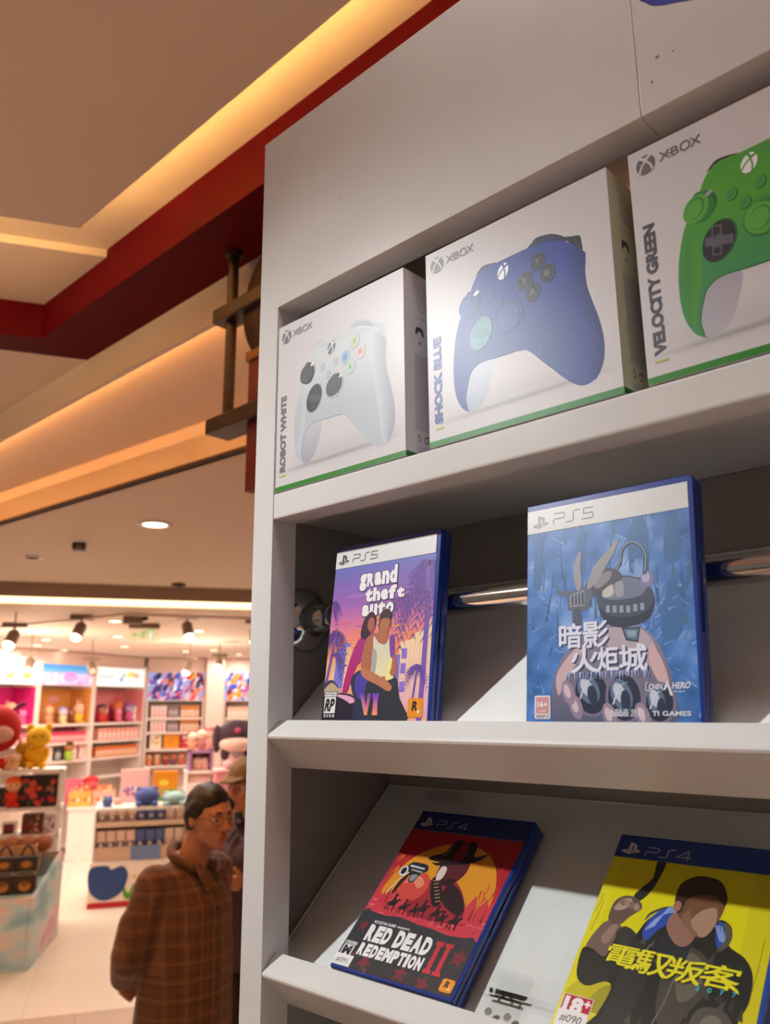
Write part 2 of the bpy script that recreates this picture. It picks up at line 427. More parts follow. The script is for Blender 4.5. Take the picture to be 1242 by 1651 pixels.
struct(poly_slab('wall_right', plan((5.9, 6.4), (6, 6.4), (6, 13.15), (5.9, 13.15)), 0, 2.5, M_wall))

# ------------------------------------------------------------------ the display shelf
M_white = mat('white_lacquer', 'd2d0cd', .2, noise=.035, nscale=9, bump=.05, bscale=25)
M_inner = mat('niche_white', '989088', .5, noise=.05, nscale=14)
M_board = mat('board_white', 'efefed', .5, noise=.06, nscale=22)
M_steel = mat('chrome', 'c9c6c2', .1, 1.0, noise=.03)
XL, XI, XE = -.653, -.622, .40
H1, H0, SB, SC_ = ZC+.637, ZC+.4185, ZC+.2110, ZC+.1843
shelf = thing('display_shelf', 'white lacquered shop display shelf holding the boxes and slanted game cases', 'shelf', (-.12, .1, 0))
so = Vector((.12, -.1, 0))
def sp(o): o.location = so; return o       # parts are written in room coordinates
seam = aty(1016, 0, 0)[0]
sp(prism('frame', [(XL, .02), (XI, .02), (XI, H0), (seam, H0), (seam, H1), (XL, H1)], XZ, 0, .031, M_white, shelf, .0007))
sp(prism('header_panel', [(seam+.0001, H0), (XE, H0), (XE, H1), (seam+.0001, H1)], XZ, 0, .031, M_white, shelf, .0007))
bm = bmesh.new(); add_box(bm, (XI, 0, SC_), (XE, .0315, SB), .0022); add_box(bm, (XL+.003, .0315, SB-.016), (XE, .34, SB-.0003))
sp(link('shelf_board', fin(bm, 'shelf_board'), M_white, shelf))
LIPS = (ZC-.0257, ZC-.2290, ZC-.4323, ZC-.6356)
for z in LIPS:
    sp(prism('shelf_lip', [(0, z), (.0012, z+.0021), (.0168, z+.0146), (.0180, z+.0142), (.0335, z-.0225), (.0315, z-.0292), (.0295, z-.0298), (.0008, z-.0019)], YZ, XI+.0004, XE, M_white, shelf))
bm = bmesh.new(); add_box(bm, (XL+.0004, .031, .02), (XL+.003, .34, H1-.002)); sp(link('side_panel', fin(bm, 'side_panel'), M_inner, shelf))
bm = bmesh.new(); add_box(bm, (XE, 0, .02), (XE+.031, .34, H1)); sp(link('side_panel', fin(bm, 'side_panel'), M_white, shelf))
M_dark = mat('backing_shade', '17130f', .8)  # deep shade of the top compartment put into the panel colour
bm = bmesh.new(); add_box(bm, (XL+.003, .32, SB), (XE, .34, H0+.1)); sp(link('back_panel', fin(bm, 'back_panel'), M_dark, shelf))
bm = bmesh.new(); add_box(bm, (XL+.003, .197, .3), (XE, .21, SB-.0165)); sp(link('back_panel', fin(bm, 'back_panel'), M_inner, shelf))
bm = bmesh.new(); add_box(bm, (XL+.003, .031, H1-.02), (XE, .34, H1-.002)); sp(link('top_panel', fin(bm, 'top_panel'), M_white, shelf))
T42 = math.tan(R(42))
z2 = LIPS[0]+.0097
def slope(y0, z0, y1): return [(y0, z0), (y1, z0+(y1-y0)*T42), (y1+.006, z0+(y1-y0)*T42-.007), (y0+.006, z0-.007)]
YA, ZA = .0342, ZC-.2257              # a point of the lower slope, where the case backs lie
# upper slope: a narrow ledge behind the lip, then the slanted board
sp(prism('slanted_board', [(.0185, z2-.0032), (.0365, z2-.0062), (.196, z2-.003+.1615*T42), (.1965, z2-.012+.1615*T42), (.04, z2-.014), (.022, z2-.012)], YZ, XL+.009, XE, M_board, shelf))
for k in range(3):
    zz = ZA-.2033*k-.0052; yy = YA+.0006
    y0, y1 = .024, .196
    sp(prism('slanted_board', slope(y0, zz+(y0-yy)*T42, y1), YZ, XL+.009, XE, M_board, shelf))
# chrome rail behind the upper cases
rail = sp(tube('rail', [(XL+.0032, .0685, ZC+.0905), (XE, .0685, ZC+.0905)], .0105, M_steel, shelf, 28))
Mx = Matrix.Translation((XL+.0031, .0685, ZC+.0905)) @ Matrix.Rotation(R(90), 4, 'Y')
fl_ = lathe('flange', [(.0335, 0), (.0335, .003), (.031, .006), (.024, .0085), (.0175, .012), (.0155, .017), (.0155, .025), (.0145, .026), (.0145, .034), (.0125, .036), (.0122, .044), (.0106, .045)], M_steel, rail, 40, Mx)
# clear acrylic sheet on the lower slope, with its hinge and tab
M_acr = clear('clear_acrylic', (.975, .98, .975), .8); M_acre = mat('acrylic_edge', 'f2eadf', .25, spec=.8)  # pale edge colour stands in for light piped through the sheet
M_hinge = clear('clear_plastic', (.985, .99, .99), .3)
acr_e = thing('acrylic_sheet', 'clear acrylic sheet lying on the lower slanted board under the two cases', 'acrylic sheet', (-.56, YA, ZA), rot=(-.84, 0, 0))
box('sheet', (-.0835, .0007, .002), (.95, .0030, .2125), M_acr, acr_e)
bm = bmesh.new(); add_box(bm, (-.0847, .0004, .002), (-.0835, .0030, .2133)); add_box(bm, (-.0835, .0007, .2125), (.95, .0030, .2133)); link('polished_edge', fin(bm, 'polished_edge'), M_acre, acr_e)
bm = bmesh.new(); add_box(bm, (-.024, -.0008, .196), (.024, .0005, .2105), .0006); link('clear_tab', fin(bm, 'clear_tab'), M_hinge, acr_e)
hg = thing('plastic_hinge', 'small clear plastic hinge on the white board between the two lower cases', 'hinge', (-.56+.166, YA, ZA), rot=(-.84, 0, 0))
def plate(name, x0, x1, y0, y1):
    P = []
    for cx, cy, a0 in ((x1-.003, y0+.003, -90), (x1-.003, y1-.003, 0), (x0+.003, y1-.003, 90), (x0+.003, y0+.003, 180)):
        P += [(cx+.003*math.cos(R(a0+k*30)), cy+.003*math.sin(R(a0+k*30))) for k in range(4)]
    o = prism(name, P, XZ, -.0022, -.0002, M_hinge, hg, .0004); return o
plate('leaf', -.017, .017, .0215, .040); plate('leaf', -.017, .017, .002, .0195)
bm = bmesh.new()
for x0, x1 in ((-.019, -.0125), (-.0118, -.001), (-.0003, .006), (.0067, .042)): add_tube(bm, [(x0, -.0035, .0205), (x1, -.0035, .0205)], .003, 14)
link('barrel', fin(bm, 'barrel', 50), M_hinge, hg)
bm = bmesh.new()
for x in (-.008, .009): add_tube(bm, [(x, -.0021, .0065), (x, -.0032, .0065)], .0028, 14)
link('screw_cap', fin(bm, 'screw_cap', 50), mat('screw_steel', 'a9a7a4', .25, 1.0), hg)
# blue mark at the top of the header panel
bl = Art()
P = [(-196.5, 521), (-194, 511), (-189, 505.2), (-181, 500.2), (-173, 496.6), (-161, 490.5), (-152, 487.2), (-149, 492), (-147, 521)]
bl.poly(P, '2a2f97', 4)
o = bl.make('blue_lettering', ink('header_ink', .35), shelf, so+Vector((0, -.0002, ZC)))

sc = Art(); rs = random.Random(4)
for px, py, r_ in ((548, 318, 1.0), (556, 255, .7), (660, 155, .8), (555, 290, .5), (727, 345, .8), (1060, 92, 1.6), (1085, 82, .8), (1052, 132, 1.2), (640, 205, .6), (770, 330, .7)):
    x, z = aty(px, py, 0); sc.ell(x*1000, (z-ZC)*1000, r_*1.1, r_*.7, rs.choice(['8a6f60', '96806f', '7a6456']), rs.uniform(0, 90), 8, False)
o = sc.make('scuff_marks', ink('header_ink', .35), shelf, so+Vector((0, -.0001, ZC))); o['kind'] = 'stuff'

# ------------------------------------------------------------------ wooden hanging sign
M_wood = mat('dark_wood', '2f170d', .45, noise=.35, nscale=18)
sg = thing('hanging_sign', 'dark wooden sign frame hanging from the red beam behind the shelf', 'sign', (-1.30, .56, arc(1.1)))
YS = .56
def sx(px, py): x, z = aty(px, py, YS); return x+1.30, z-arc(1.1)
xp, _ = sx(377, 428); xr = xp+.52
for x in (xp, xr):
    bm = bmesh.new(); add_tube(bm, [(x, 0, 0), (x, 0, -.012)], .022, 16); add_tube(bm, [(x, 0, -.010), (x, 0, sx(377, 670)[1])], .0135, 14)
    link('pole', fin(bm, 'pole', 50), M_wood, sg)
x0, zt = sx(358, 507); _, zb = sx(358, 529); _, zt2 = sx(357, 680); _, zb2 = sx(357, 704)
box('crossbar', (x0, -.028, zb), (xr+.06, .028, zt), M_wood, sg, .004)
box('crossbar', (x0, -.035, zb2), (xr+.06, .035, zt2), M_wood, sg, .004)
xm = (xp+xr)/2
rd = lathe('round_plaque', [(.001, -.012), (.155, -.012), (.165, -.006), (.165, .006), (.155, .012), (.001, .012)], M_wood, sg, 40, Matrix.Translation((xm-.04, 0, zb-.0)) @ Matrix.Rotation(R(90), 4, 'X'))
xb, zb3 = sx(401, 795)
box('red_board', (xb, -.012, zb3), (xb+.30, .012, zt2+.135), mat('banner_red', '6e0a10', .5), sg, .002)
box('board_cap', (xb-.006, -.018, zt2+.112), (xb+.306, .018, zt2+.137), mat('aged_brass', '8a5a2a', .4, .4), sg, .003)
# ------------------------------------------------------------------ game controller boxes
M_card = mat('white_card', 'cbc6c8', .42, noise=.012, nscale=40)
M_print = ink('box_print', .36, .42, bump=.12)
def orb(A, cx, cy, r, c1, c2, ry=None, rot=0):
    ry = ry or r
    A.ell(cx, cy, r, ry, c1, rot)
    def q(pts):
        c, d = math.cos(R(rot)), math.sin(R(rot)); return [(cx+r*x*c-ry*y*d, cy+r*x*d+ry*y*c) for x, y in pts]
    w_ = .22*min(r, ry)
    A.stroke(crom(q([(-.72, -.86), (-.45, -.1), (0, .38), (.4, .72), (.62, .8)]), 4, False), w_, c2)
    A.stroke(crom(q([(.72, -.86), (.45, -.1), (0, .38), (-.4, .72), (-.62, .8)]), 4, False), w_, c2)
    A.poly(q([(-.55, .86), (0, .52), (.55, .86), (.3, 1.02), (-.3, 1.02)]), c2)
    A.poly(q([(-.40, .93), (0, .70), (.40, .93), (.2, 1.0), (-.2, 1.0)]), c1)
BODY = [(47.4,124.7),(52.0,134.6),(57.6,141.2),(64.5,143.9),(70.9,143.6),(77.0,143.4),(92.7,143.9),(108.0,143.8),(117.3,142.9),(126.3,141.1),(136.7,136.8),(143.4,132.5),(149.8,126.2),(154.2,121.4),(156.3,117.5),(155.3,111.2),(154.8,101.5),(155.7,91.3),(158.1,80.6),(162.6,64.5),(165.4,49.2),(165.6,36.7),(164.0,27.9),(159.9,19.9),(154.0,15.5),(146.6,14.8),(140.3,17.6),(132.4,24.2),(122.8,34.4),(112.9,44.8),(104.5,54.1),(98.3,58.6),(90.0,59.8),(72.8,60.4),(61.0,61.4),(52.9,60.2),(46.6,56.0),(43.2,48.2),(40.5,38.4),(40.0,31.5),(41.6,24.2),(43.7,21.3),(37.1,25.4),(32.2,32.8),(29.0,43.4),(27.8,58.1),(29.0,77.6),(32.4,94.8),(37.2,107.8),(43.9,116.4)]
UNDER = [(52.9,60.2),(46.6,56.0),(43.2,48.2),(40.5,38.4),(40.0,31.5),(41.6,24.2),(45.1,21.1),(50.2,21.5),(56.3,25.3),(61.6,32.4),(66.1,43.1),(69.6,55.8),(67.9,60.5),(61.0,61.4)]
BUMP = [(106.0,143.4),(110.5,146.9),(114.0,149.3),(120.4,148.9),(128.5,146.8),(137.0,141.6),(143,135),(136,136.6),(126.3,141.0),(117.3,142.8)]
TRIG = [(138.4,139.2),(146,137),(152.2,135.0),(153.5,129.7),(153.9,121.9),(149.5,126.4),(143.4,132.5)]
BUML = [(54.4,139.7),(59.7,144.9),(64.5,146),(72.3,144.8),(76,143.3),(64.9,143.8),(57.6,141)]
def box_art(title, tcol, pal, tlen):
    # pal: base top, base low, edge dark, under, bumper, stick, stick dark, pad, button
    C = Art()
    # soft printed ground under the gamepad
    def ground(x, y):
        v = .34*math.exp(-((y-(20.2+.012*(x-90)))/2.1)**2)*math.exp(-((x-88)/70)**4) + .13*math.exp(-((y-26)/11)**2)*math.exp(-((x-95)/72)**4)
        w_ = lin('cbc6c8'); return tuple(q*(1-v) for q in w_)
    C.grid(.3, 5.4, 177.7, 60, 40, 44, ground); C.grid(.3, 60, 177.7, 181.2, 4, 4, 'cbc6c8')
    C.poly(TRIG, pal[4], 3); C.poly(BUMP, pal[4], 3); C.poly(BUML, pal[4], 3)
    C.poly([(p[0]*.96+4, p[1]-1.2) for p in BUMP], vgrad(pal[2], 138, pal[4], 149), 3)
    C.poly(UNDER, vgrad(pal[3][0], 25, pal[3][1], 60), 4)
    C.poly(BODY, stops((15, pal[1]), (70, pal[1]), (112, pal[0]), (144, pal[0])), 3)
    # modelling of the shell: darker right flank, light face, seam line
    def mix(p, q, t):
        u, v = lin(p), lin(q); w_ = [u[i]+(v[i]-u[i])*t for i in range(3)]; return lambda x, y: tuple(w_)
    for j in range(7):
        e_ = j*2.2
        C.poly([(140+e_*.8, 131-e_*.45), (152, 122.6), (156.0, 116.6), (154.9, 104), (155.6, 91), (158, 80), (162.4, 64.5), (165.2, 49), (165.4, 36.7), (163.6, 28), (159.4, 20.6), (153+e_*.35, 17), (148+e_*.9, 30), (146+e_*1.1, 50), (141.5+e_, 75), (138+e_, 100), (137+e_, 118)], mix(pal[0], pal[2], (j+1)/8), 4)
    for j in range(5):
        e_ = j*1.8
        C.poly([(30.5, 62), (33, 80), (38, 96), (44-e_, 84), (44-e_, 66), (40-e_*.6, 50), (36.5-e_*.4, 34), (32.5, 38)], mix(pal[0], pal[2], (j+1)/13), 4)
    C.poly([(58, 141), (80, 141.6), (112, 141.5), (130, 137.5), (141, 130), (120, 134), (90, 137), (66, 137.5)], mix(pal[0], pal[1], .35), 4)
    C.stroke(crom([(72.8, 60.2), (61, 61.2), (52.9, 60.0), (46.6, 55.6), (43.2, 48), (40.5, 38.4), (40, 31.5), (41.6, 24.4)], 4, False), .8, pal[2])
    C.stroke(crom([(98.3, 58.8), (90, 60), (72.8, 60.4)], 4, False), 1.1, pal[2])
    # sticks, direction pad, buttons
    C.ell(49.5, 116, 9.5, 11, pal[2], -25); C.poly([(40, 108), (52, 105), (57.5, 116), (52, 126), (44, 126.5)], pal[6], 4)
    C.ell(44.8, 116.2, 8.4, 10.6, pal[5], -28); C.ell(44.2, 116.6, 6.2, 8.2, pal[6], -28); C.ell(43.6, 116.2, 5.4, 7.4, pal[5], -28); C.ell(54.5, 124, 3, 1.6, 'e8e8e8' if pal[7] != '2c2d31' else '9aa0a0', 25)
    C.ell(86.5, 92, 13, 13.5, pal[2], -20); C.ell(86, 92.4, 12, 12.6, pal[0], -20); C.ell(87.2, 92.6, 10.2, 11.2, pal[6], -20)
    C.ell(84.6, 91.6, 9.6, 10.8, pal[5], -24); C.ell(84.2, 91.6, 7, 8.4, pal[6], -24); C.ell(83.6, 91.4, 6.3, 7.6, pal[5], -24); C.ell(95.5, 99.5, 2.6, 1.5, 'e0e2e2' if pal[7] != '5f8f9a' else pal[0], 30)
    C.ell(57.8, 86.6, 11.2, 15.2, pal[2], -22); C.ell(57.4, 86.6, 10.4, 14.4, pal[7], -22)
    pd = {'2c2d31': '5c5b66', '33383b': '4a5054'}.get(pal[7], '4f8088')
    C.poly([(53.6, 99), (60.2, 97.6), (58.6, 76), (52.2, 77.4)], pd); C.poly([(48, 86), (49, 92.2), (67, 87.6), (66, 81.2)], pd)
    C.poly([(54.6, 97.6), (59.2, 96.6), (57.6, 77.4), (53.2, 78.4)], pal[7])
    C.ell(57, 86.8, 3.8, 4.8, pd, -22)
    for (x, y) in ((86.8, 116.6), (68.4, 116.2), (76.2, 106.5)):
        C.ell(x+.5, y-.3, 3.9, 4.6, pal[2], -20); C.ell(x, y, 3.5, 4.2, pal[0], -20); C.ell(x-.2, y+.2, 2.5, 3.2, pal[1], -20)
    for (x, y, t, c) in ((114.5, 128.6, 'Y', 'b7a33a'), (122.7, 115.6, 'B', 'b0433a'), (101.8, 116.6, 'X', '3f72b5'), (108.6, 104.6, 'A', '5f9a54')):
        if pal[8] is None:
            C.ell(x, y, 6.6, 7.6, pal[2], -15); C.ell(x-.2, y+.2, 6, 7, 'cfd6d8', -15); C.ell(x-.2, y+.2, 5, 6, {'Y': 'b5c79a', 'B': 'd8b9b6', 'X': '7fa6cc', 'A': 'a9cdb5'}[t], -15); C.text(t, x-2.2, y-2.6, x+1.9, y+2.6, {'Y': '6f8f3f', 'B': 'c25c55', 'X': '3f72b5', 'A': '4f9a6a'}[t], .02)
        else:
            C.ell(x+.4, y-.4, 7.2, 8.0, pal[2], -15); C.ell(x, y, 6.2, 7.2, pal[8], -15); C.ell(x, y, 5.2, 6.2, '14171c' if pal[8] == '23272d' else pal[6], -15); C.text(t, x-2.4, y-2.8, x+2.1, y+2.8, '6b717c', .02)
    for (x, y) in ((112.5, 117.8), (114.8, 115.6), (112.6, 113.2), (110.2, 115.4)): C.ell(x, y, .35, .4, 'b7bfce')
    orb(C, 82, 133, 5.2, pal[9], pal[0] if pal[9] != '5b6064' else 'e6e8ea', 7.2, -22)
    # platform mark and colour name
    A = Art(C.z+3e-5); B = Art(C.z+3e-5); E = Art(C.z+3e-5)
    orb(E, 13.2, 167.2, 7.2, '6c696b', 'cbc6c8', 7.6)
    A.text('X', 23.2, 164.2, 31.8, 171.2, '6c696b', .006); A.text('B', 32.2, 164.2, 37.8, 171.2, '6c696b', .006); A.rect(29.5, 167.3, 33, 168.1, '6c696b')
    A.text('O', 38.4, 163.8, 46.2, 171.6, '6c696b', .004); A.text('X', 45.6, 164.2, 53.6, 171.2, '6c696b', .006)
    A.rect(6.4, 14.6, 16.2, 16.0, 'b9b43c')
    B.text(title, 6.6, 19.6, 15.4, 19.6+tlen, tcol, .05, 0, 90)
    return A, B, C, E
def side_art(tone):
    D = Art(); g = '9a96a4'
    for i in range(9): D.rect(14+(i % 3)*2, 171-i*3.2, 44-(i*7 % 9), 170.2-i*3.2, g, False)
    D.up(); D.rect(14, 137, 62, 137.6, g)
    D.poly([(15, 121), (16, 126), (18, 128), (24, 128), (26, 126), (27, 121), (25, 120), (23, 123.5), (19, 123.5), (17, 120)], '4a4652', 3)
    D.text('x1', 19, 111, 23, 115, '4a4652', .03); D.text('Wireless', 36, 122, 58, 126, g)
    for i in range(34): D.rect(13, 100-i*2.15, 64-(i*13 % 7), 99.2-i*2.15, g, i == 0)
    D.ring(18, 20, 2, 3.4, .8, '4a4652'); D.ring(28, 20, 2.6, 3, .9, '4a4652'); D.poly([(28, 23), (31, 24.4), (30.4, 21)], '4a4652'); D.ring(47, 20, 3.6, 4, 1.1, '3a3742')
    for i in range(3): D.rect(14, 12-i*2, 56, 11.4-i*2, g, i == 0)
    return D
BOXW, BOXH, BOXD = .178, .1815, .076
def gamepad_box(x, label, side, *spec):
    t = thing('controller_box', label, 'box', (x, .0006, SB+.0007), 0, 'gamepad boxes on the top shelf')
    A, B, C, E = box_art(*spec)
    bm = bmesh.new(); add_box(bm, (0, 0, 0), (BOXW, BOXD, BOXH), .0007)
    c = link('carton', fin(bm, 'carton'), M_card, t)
    g = Art(); g.grid(.2, .3, 177.8, 5.4, 24, 1, '2a7d22')
    gb = g.make('green_base_band', M_print, t, (0, -.00005, 0)); 
    g2 = Art(); g2.rect(.3, .3, 75.6, 5.4, '1f6a1e'); g2.make('green_base_band', M_print, t, (BOXW+.00005, 0, 0), (0, 0, R(90)))
    C.make('gamepad_picture', M_print, t, (0, -.00006, 0))
    A.make('platform_lettering', M_print, t, (0, -.00006, 0)); E.make('platform_emblem', M_print, t, (0, -.00006, 0)); B.make('title_lettering', M_print, t, (0, -.00006, 0))
    s_ = Art(); s_.rect(.3, 5.6, 75.6, 181.2, side); s_.make('printed_side', M_print, t, (BOXW+.00004, 0, 0), (0, 0, R(90)))
    side_art(0).make('small_print', M_print, t, (BOXW+.0001, 0, 0), (0, 0, R(90)))
    return t
gamepad_box(-.6200, 'white box with white gamepad picture, leftmost on the top shelf', 'd2cdd2', 'ROBOT WHITE', '6d6a70',
    ('c6cace', 'b2b9c2', '939aa6', ('a2a2aa', 'bcbcc4'), 'b4bac2', '4b5154', '2f3537', '33383b', None, '5b6064'), 82)
gamepad_box(-.4155, 'white box with dark blue gamepad picture, middle of the top shelf', 'cfcdb0', 'SHOCK BLUE', '33489b',
    ('1c3596', '1a3c88', '12226a', ('a5abc0', 'c2c8d2'), '20292e', '24489a', '183676', '5f8f9a', '23272d', 'eef0f2'), 79)
gamepad_box(-.2203, 'white box with green gamepad picture, rightmost on the top shelf', 'cfd2c0', 'VELOCITY GREEN', '4d4b55',
    ('4f9c34', '3f8a50', '2a5e35', ('b3aeb8', 'a9a4ae'), '3a3f42', '56a33c', '367a38', '2c2d31', '3f8438', 'e9e4e6'), 100)
# ------------------------------------------------------------------ game cases
M_blue = mat('blue_plastic', '0b3690', .24, noise=.06, nscale=30, coat=.4)
M_blue2 = mat('pale_blue_plastic', '2a4da2', .25, noise=.06, nscale=30, coat=.3)
M_cover = ink('cover_print', .34, .5, coat=.45, crough=.12)
CW, CH, CD = .135, .171, .0145
def case_shell(t, m=None):
    m = m or M_blue
    P = []
    for cx, cy, a0 in ((CW-.0035, .002, -90), (CW-.0035, CH-.0035, 0), (.001, CH-.001, 90), (.001, .001, 180)):
        r = .0035 if cx > .1 and cy > .1 else (.002 if cx > .1 else .001)
        P += [(cx+r*math.cos(R(a0+k*22.5)), cy+r*math.sin(R(a0+k*22.5))) for k in range(5)]
    bm = bmesh.new(); add_prism(bm, P, XZ, 0, .0064, .0007)
    link('front_cover', fin(bm, 'front_cover'), m, t)
    bm = bmesh.new(); add_prism(bm, P, XZ, .0068, CD, .0007)
    link('back_cover', fin(bm, 'back_cover'), m, t)
    Q = [(x*.985+.001, y*.992+.0007) for x, y in P]
    bm = bmesh.new(); add_prism(bm, Q, XZ, .006, .0072)
    add_box(bm, (CW-.002, .0055, .062), (CW+.0004, .0088, .108), .0004)
    link('clasp', fin(bm, 'clasp'), m, t)
def ps_mark(A, x, y, k, c):
    q = lambda P: [(x+u*k, y+v*k) for u, v in P]
    A.poly(q([(5.2, .2), (7.6, 1.0), (7.6, 8.6), (8.7, 8.0), (8.7, 5.0), (11.2, 5.2), (11.2, 8.2), (9.9, 9.7), (5.2, 11.2)]), c)
    A.poly(q([(0, 3.0), (1.2, 2.0), (5.0, 1.0), (5.0, 2.4), (3.0, 3.1), (5.0, 3.6), (5.0, 4.9), (1.2, 3.9)]), c)
    A.poly(q([(7.9, 1.4), (12, 2.4), (14.6, 3.6), (14.2, 4.6), (11.6, 5.0), (7.9, 4.3), (7.9, 2.9), (10.6, 3.6), (12.2, 3.3), (7.9, 2.3)]), c)
def ps_num(A, x, y, w_, h, n, c, lw=.95):
    kx, ky = w_/33.0, h/7.2; q = lambda P: [(x+u*kx, y+v*ky) for u, v in P]
    A.stroke(q([(0, 0), (0, 2.6), (.8, 3.4), (8.2, 3.4), (9.4, 4.4), (9.4, 6.2), (8.2, 7.2), (.3, 7.2)]), lw, c)
    A.stroke(q([(10.4, 0), (15.2, 0), (16.6, 1.1), (16.6, 6.1), (18, 7.2), (22, 7.2)]), lw, c)
    if n == '5': A.stroke(q([(23.4, 0), (31.6, 0), (32.6, .9), (32.6, 2.7), (31.6, 3.6), (25, 3.6), (25, 7.2), (33, 7.2)]), lw, c)
    else: A.stroke(q([(31.6, 0), (31.6, 7.2), (30.6, 7.2), (23.6, 2.0), (34, 2.0)]), lw, c)
def palm(A, x, y, k, c, n=9, a0=-30, a1=210, droop=.8, seed=1, trunk=None):
    rn = random.Random(seed)
    if trunk: A.stroke([(x, y), (x+trunk[0]*.5, y+trunk[1]*.5-1), (x+trunk[0], y+trunk[1])], trunk[2], c)
    for i in range(n):
        a = R(a0+(a1-a0)*i/(n-1)+rn.uniform(-6, 6)); L = k*rn.uniform(.8, 1.1); sp_ = []
        for j in range(8):
            t = j/7; sp_.append((x+math.cos(a)*L*t, y+math.sin(a)*L*t-droop*L*t*t*.8))
        A.stroke(sp_, .06*k, c, taper=True)
        for j in range(1, 8):
            px, py = sp_[j]; dx, dy = sp_[j][0]-sp_[j-1][0], sp_[j][1]-sp_[j-1][1]; l = math.hypot(dx, dy) or 1; dx /= l; dy /= l
            ll = k*.34*(1-.55*abs(j/7-.4))
            for sd in (1, -1):
                vx, vy = dx*.5-dy*sd*.8, dy*.5+dx*sd*.8-.45
                A.stroke([(px, py), (px+vx*ll*.6, py+vy*ll*.6), (px+vx*ll, py+vy*ll-.12*ll)], .055*k, c, lift=False, taper=True)
def game_case(label, cat_, X, Y, Z, tilt, m=None):
    t = thing('game_case', label, 'game case', (X, Y, Z), rot=(-tilt, 0, 0), group='game cases on the slanted shelves')
    case_shell(t, m); return t
def noise_bg(A, x0, y0, x1, y1, fn, n, cols, lens, widths, seed, ang=None):
    rn = random.Random(seed)
    for i in range(n):
        if i % 12 == 0: A.up()
        x, y = rn.uniform(x0, x1), rn.uniform(y0, y1); a = R(rn.choice(ang)+rn.uniform(-9, 9)) if ang else rn.uniform(0, 6.28); L = rn.uniform(*lens)
        A.clip = (x0, y0, x1, y1)
        A.stroke([(x, y), (x+math.cos(a)*L, y+math.sin(a)*L)], rn.uniform(*widths), rn.choice(cols), lift=False, taper=True)
    A.clip = None
def badge(A, x0, y0, x1, y1):
    A.rrect(x0, y0, x1, y1, 2.0, 'ef9423'); w_, h = x1-x0, y1-y0
    A.text('R', x0+.30*w_, y0+.34*h, x0+.68*w_, y0+.84*h, '1d1611', .05, .12)
    sx_, sy_ = x0+.70*w_, y0+.30*h; P = []
    for k in range(10):
        r = (.13 if k % 2 == 0 else .055)*w_; P.append((sx_+r*math.sin(k*math.pi/5), sy_+r*math.cos(k*math.pi/5)))
    A.poly(P, 'f6e9d6')
def star(A, x, y, r, c, rot=0):
    P = []
    for k in range(10):
        q = r if k % 2 == 0 else r*.45; P.append((x+q*math.sin(k*math.pi/5+rot), y+q*math.cos(k*math.pi/5+rot)))
    A.poly(P, c)

# ---- first case: sunset street picture
t1 = game_case('blue game case with purple sunset palm cover, left on the middle shelf', 0, -.578, .0275, ZC-.0143, .122)
A = Art(6e-5)
x0, x1, y0, y1 = .7, 130.2, 1.6, 166.0
sky = stops((20, 'f2b48c'), (60, 'f0935f'), (78, 'f08a72'), (92, 'd678a6'), (112, '9a62b8'), (132, '7f64b6'), (150, '5f6cc0'))
A.grid(x0, y0, x1, 149, 8, 30, sky)
A.clip = (x0, y0, x1, 149)
rn = random.Random(3)
for i in range(26):
    x, y = rn.uniform(0, 130), rn.uniform(66, 100); L = rn.uniform(8, 30)
    A.poly([(x, y), (x+L*.4, y+1.2), (x+L, y+.6), (x+L*.6, y-.8)], rn.choice(['f7a05c', 'e06e86', 'c65fa0', 'f3b06a', 'e58a5a']), 3)
for i in range(10):
    x, y = rn.uniform(0, 100), rn.uniform(112, 146); L = rn.uniform(16, 40)
    A.poly([(x, y), (x+L*.4, y+2.2), (x+L, y+.8), (x+L*.6, y-1.6)], rn.choice(['8a6cc4', '7a66ba', 'a074c6', '6a6fc6']), 3)
# pale towers
A.poly([(11.5, 32), (24.8, 32), (26, 62), (32, 73), (26, 74), (13.5, 66)], vgrad('7b74cf', 32, '6d7edb', 74))
A.poly([(0, 32), (12, 32), (14, 62), (0, 60)], vgrad('f0c89a', 32, 'e7a27a', 62)); A.poly([(25, 32), (40, 32), (40, 52), (32, 70), (26, 70)], vgrad('f6d6ae', 32, 'efb486', 70))
A.poly([(91, 6), (131, 6), (131, 84), (112, 78), (110, 73), (94.5, 71)], vgrad('e9a9c6', 6, 'f6d9a6', 76))
A.poly([(88, 30), (95, 24), (95.5, 60), (89, 60)], '8a73c9')
for (wx, wy) in ((97, 56), (96.5, 43), (96.3, 27)): A.rect(wx, wy, wx+6.2, wy+9, '8c6fd0')
for wx in (106, 111, 117): A.rect(wx, 12, wx+1, 70, 'f2c7a2')
A.poly([(112, 78), (131, 84), (131, 92), (120, 80)], 'f4c8a0')
# palms
palm(A, 122, 136, 24, '6a4ba2', 13, -60, 240, 1.0, 4); A.stroke([(122, 136), (124, 90), (123, 40), (121, 2)], 5.6, '7a55b2')
palm(A, 104, 112, 30, '7a4fa0', 5, 160, 250, .7, 9); palm(A, 121, 118, 26, '70509f', 7, 120, 300, .9, 12)
palm(A, 115, 46, 13, '6b49a6', 11, -20, 200, 1.0, 6); A.stroke([(116, 46), (114, 30), (111, 8)], 2.2, '6b49a6')
palm(A, 9, 80, 20, '6b4490', 11, -50, 200, 1.0, 8); A.stroke([(9, 80), (6, 56), (2, 34)], 3.4, '76509c'); palm(A, 2, 112, 13, '67489a', 7, -60, 120, 1.0, 2); palm(A, 12, 62, 13, '6c4a9c', 7, -40, 120, 1.1, 5)
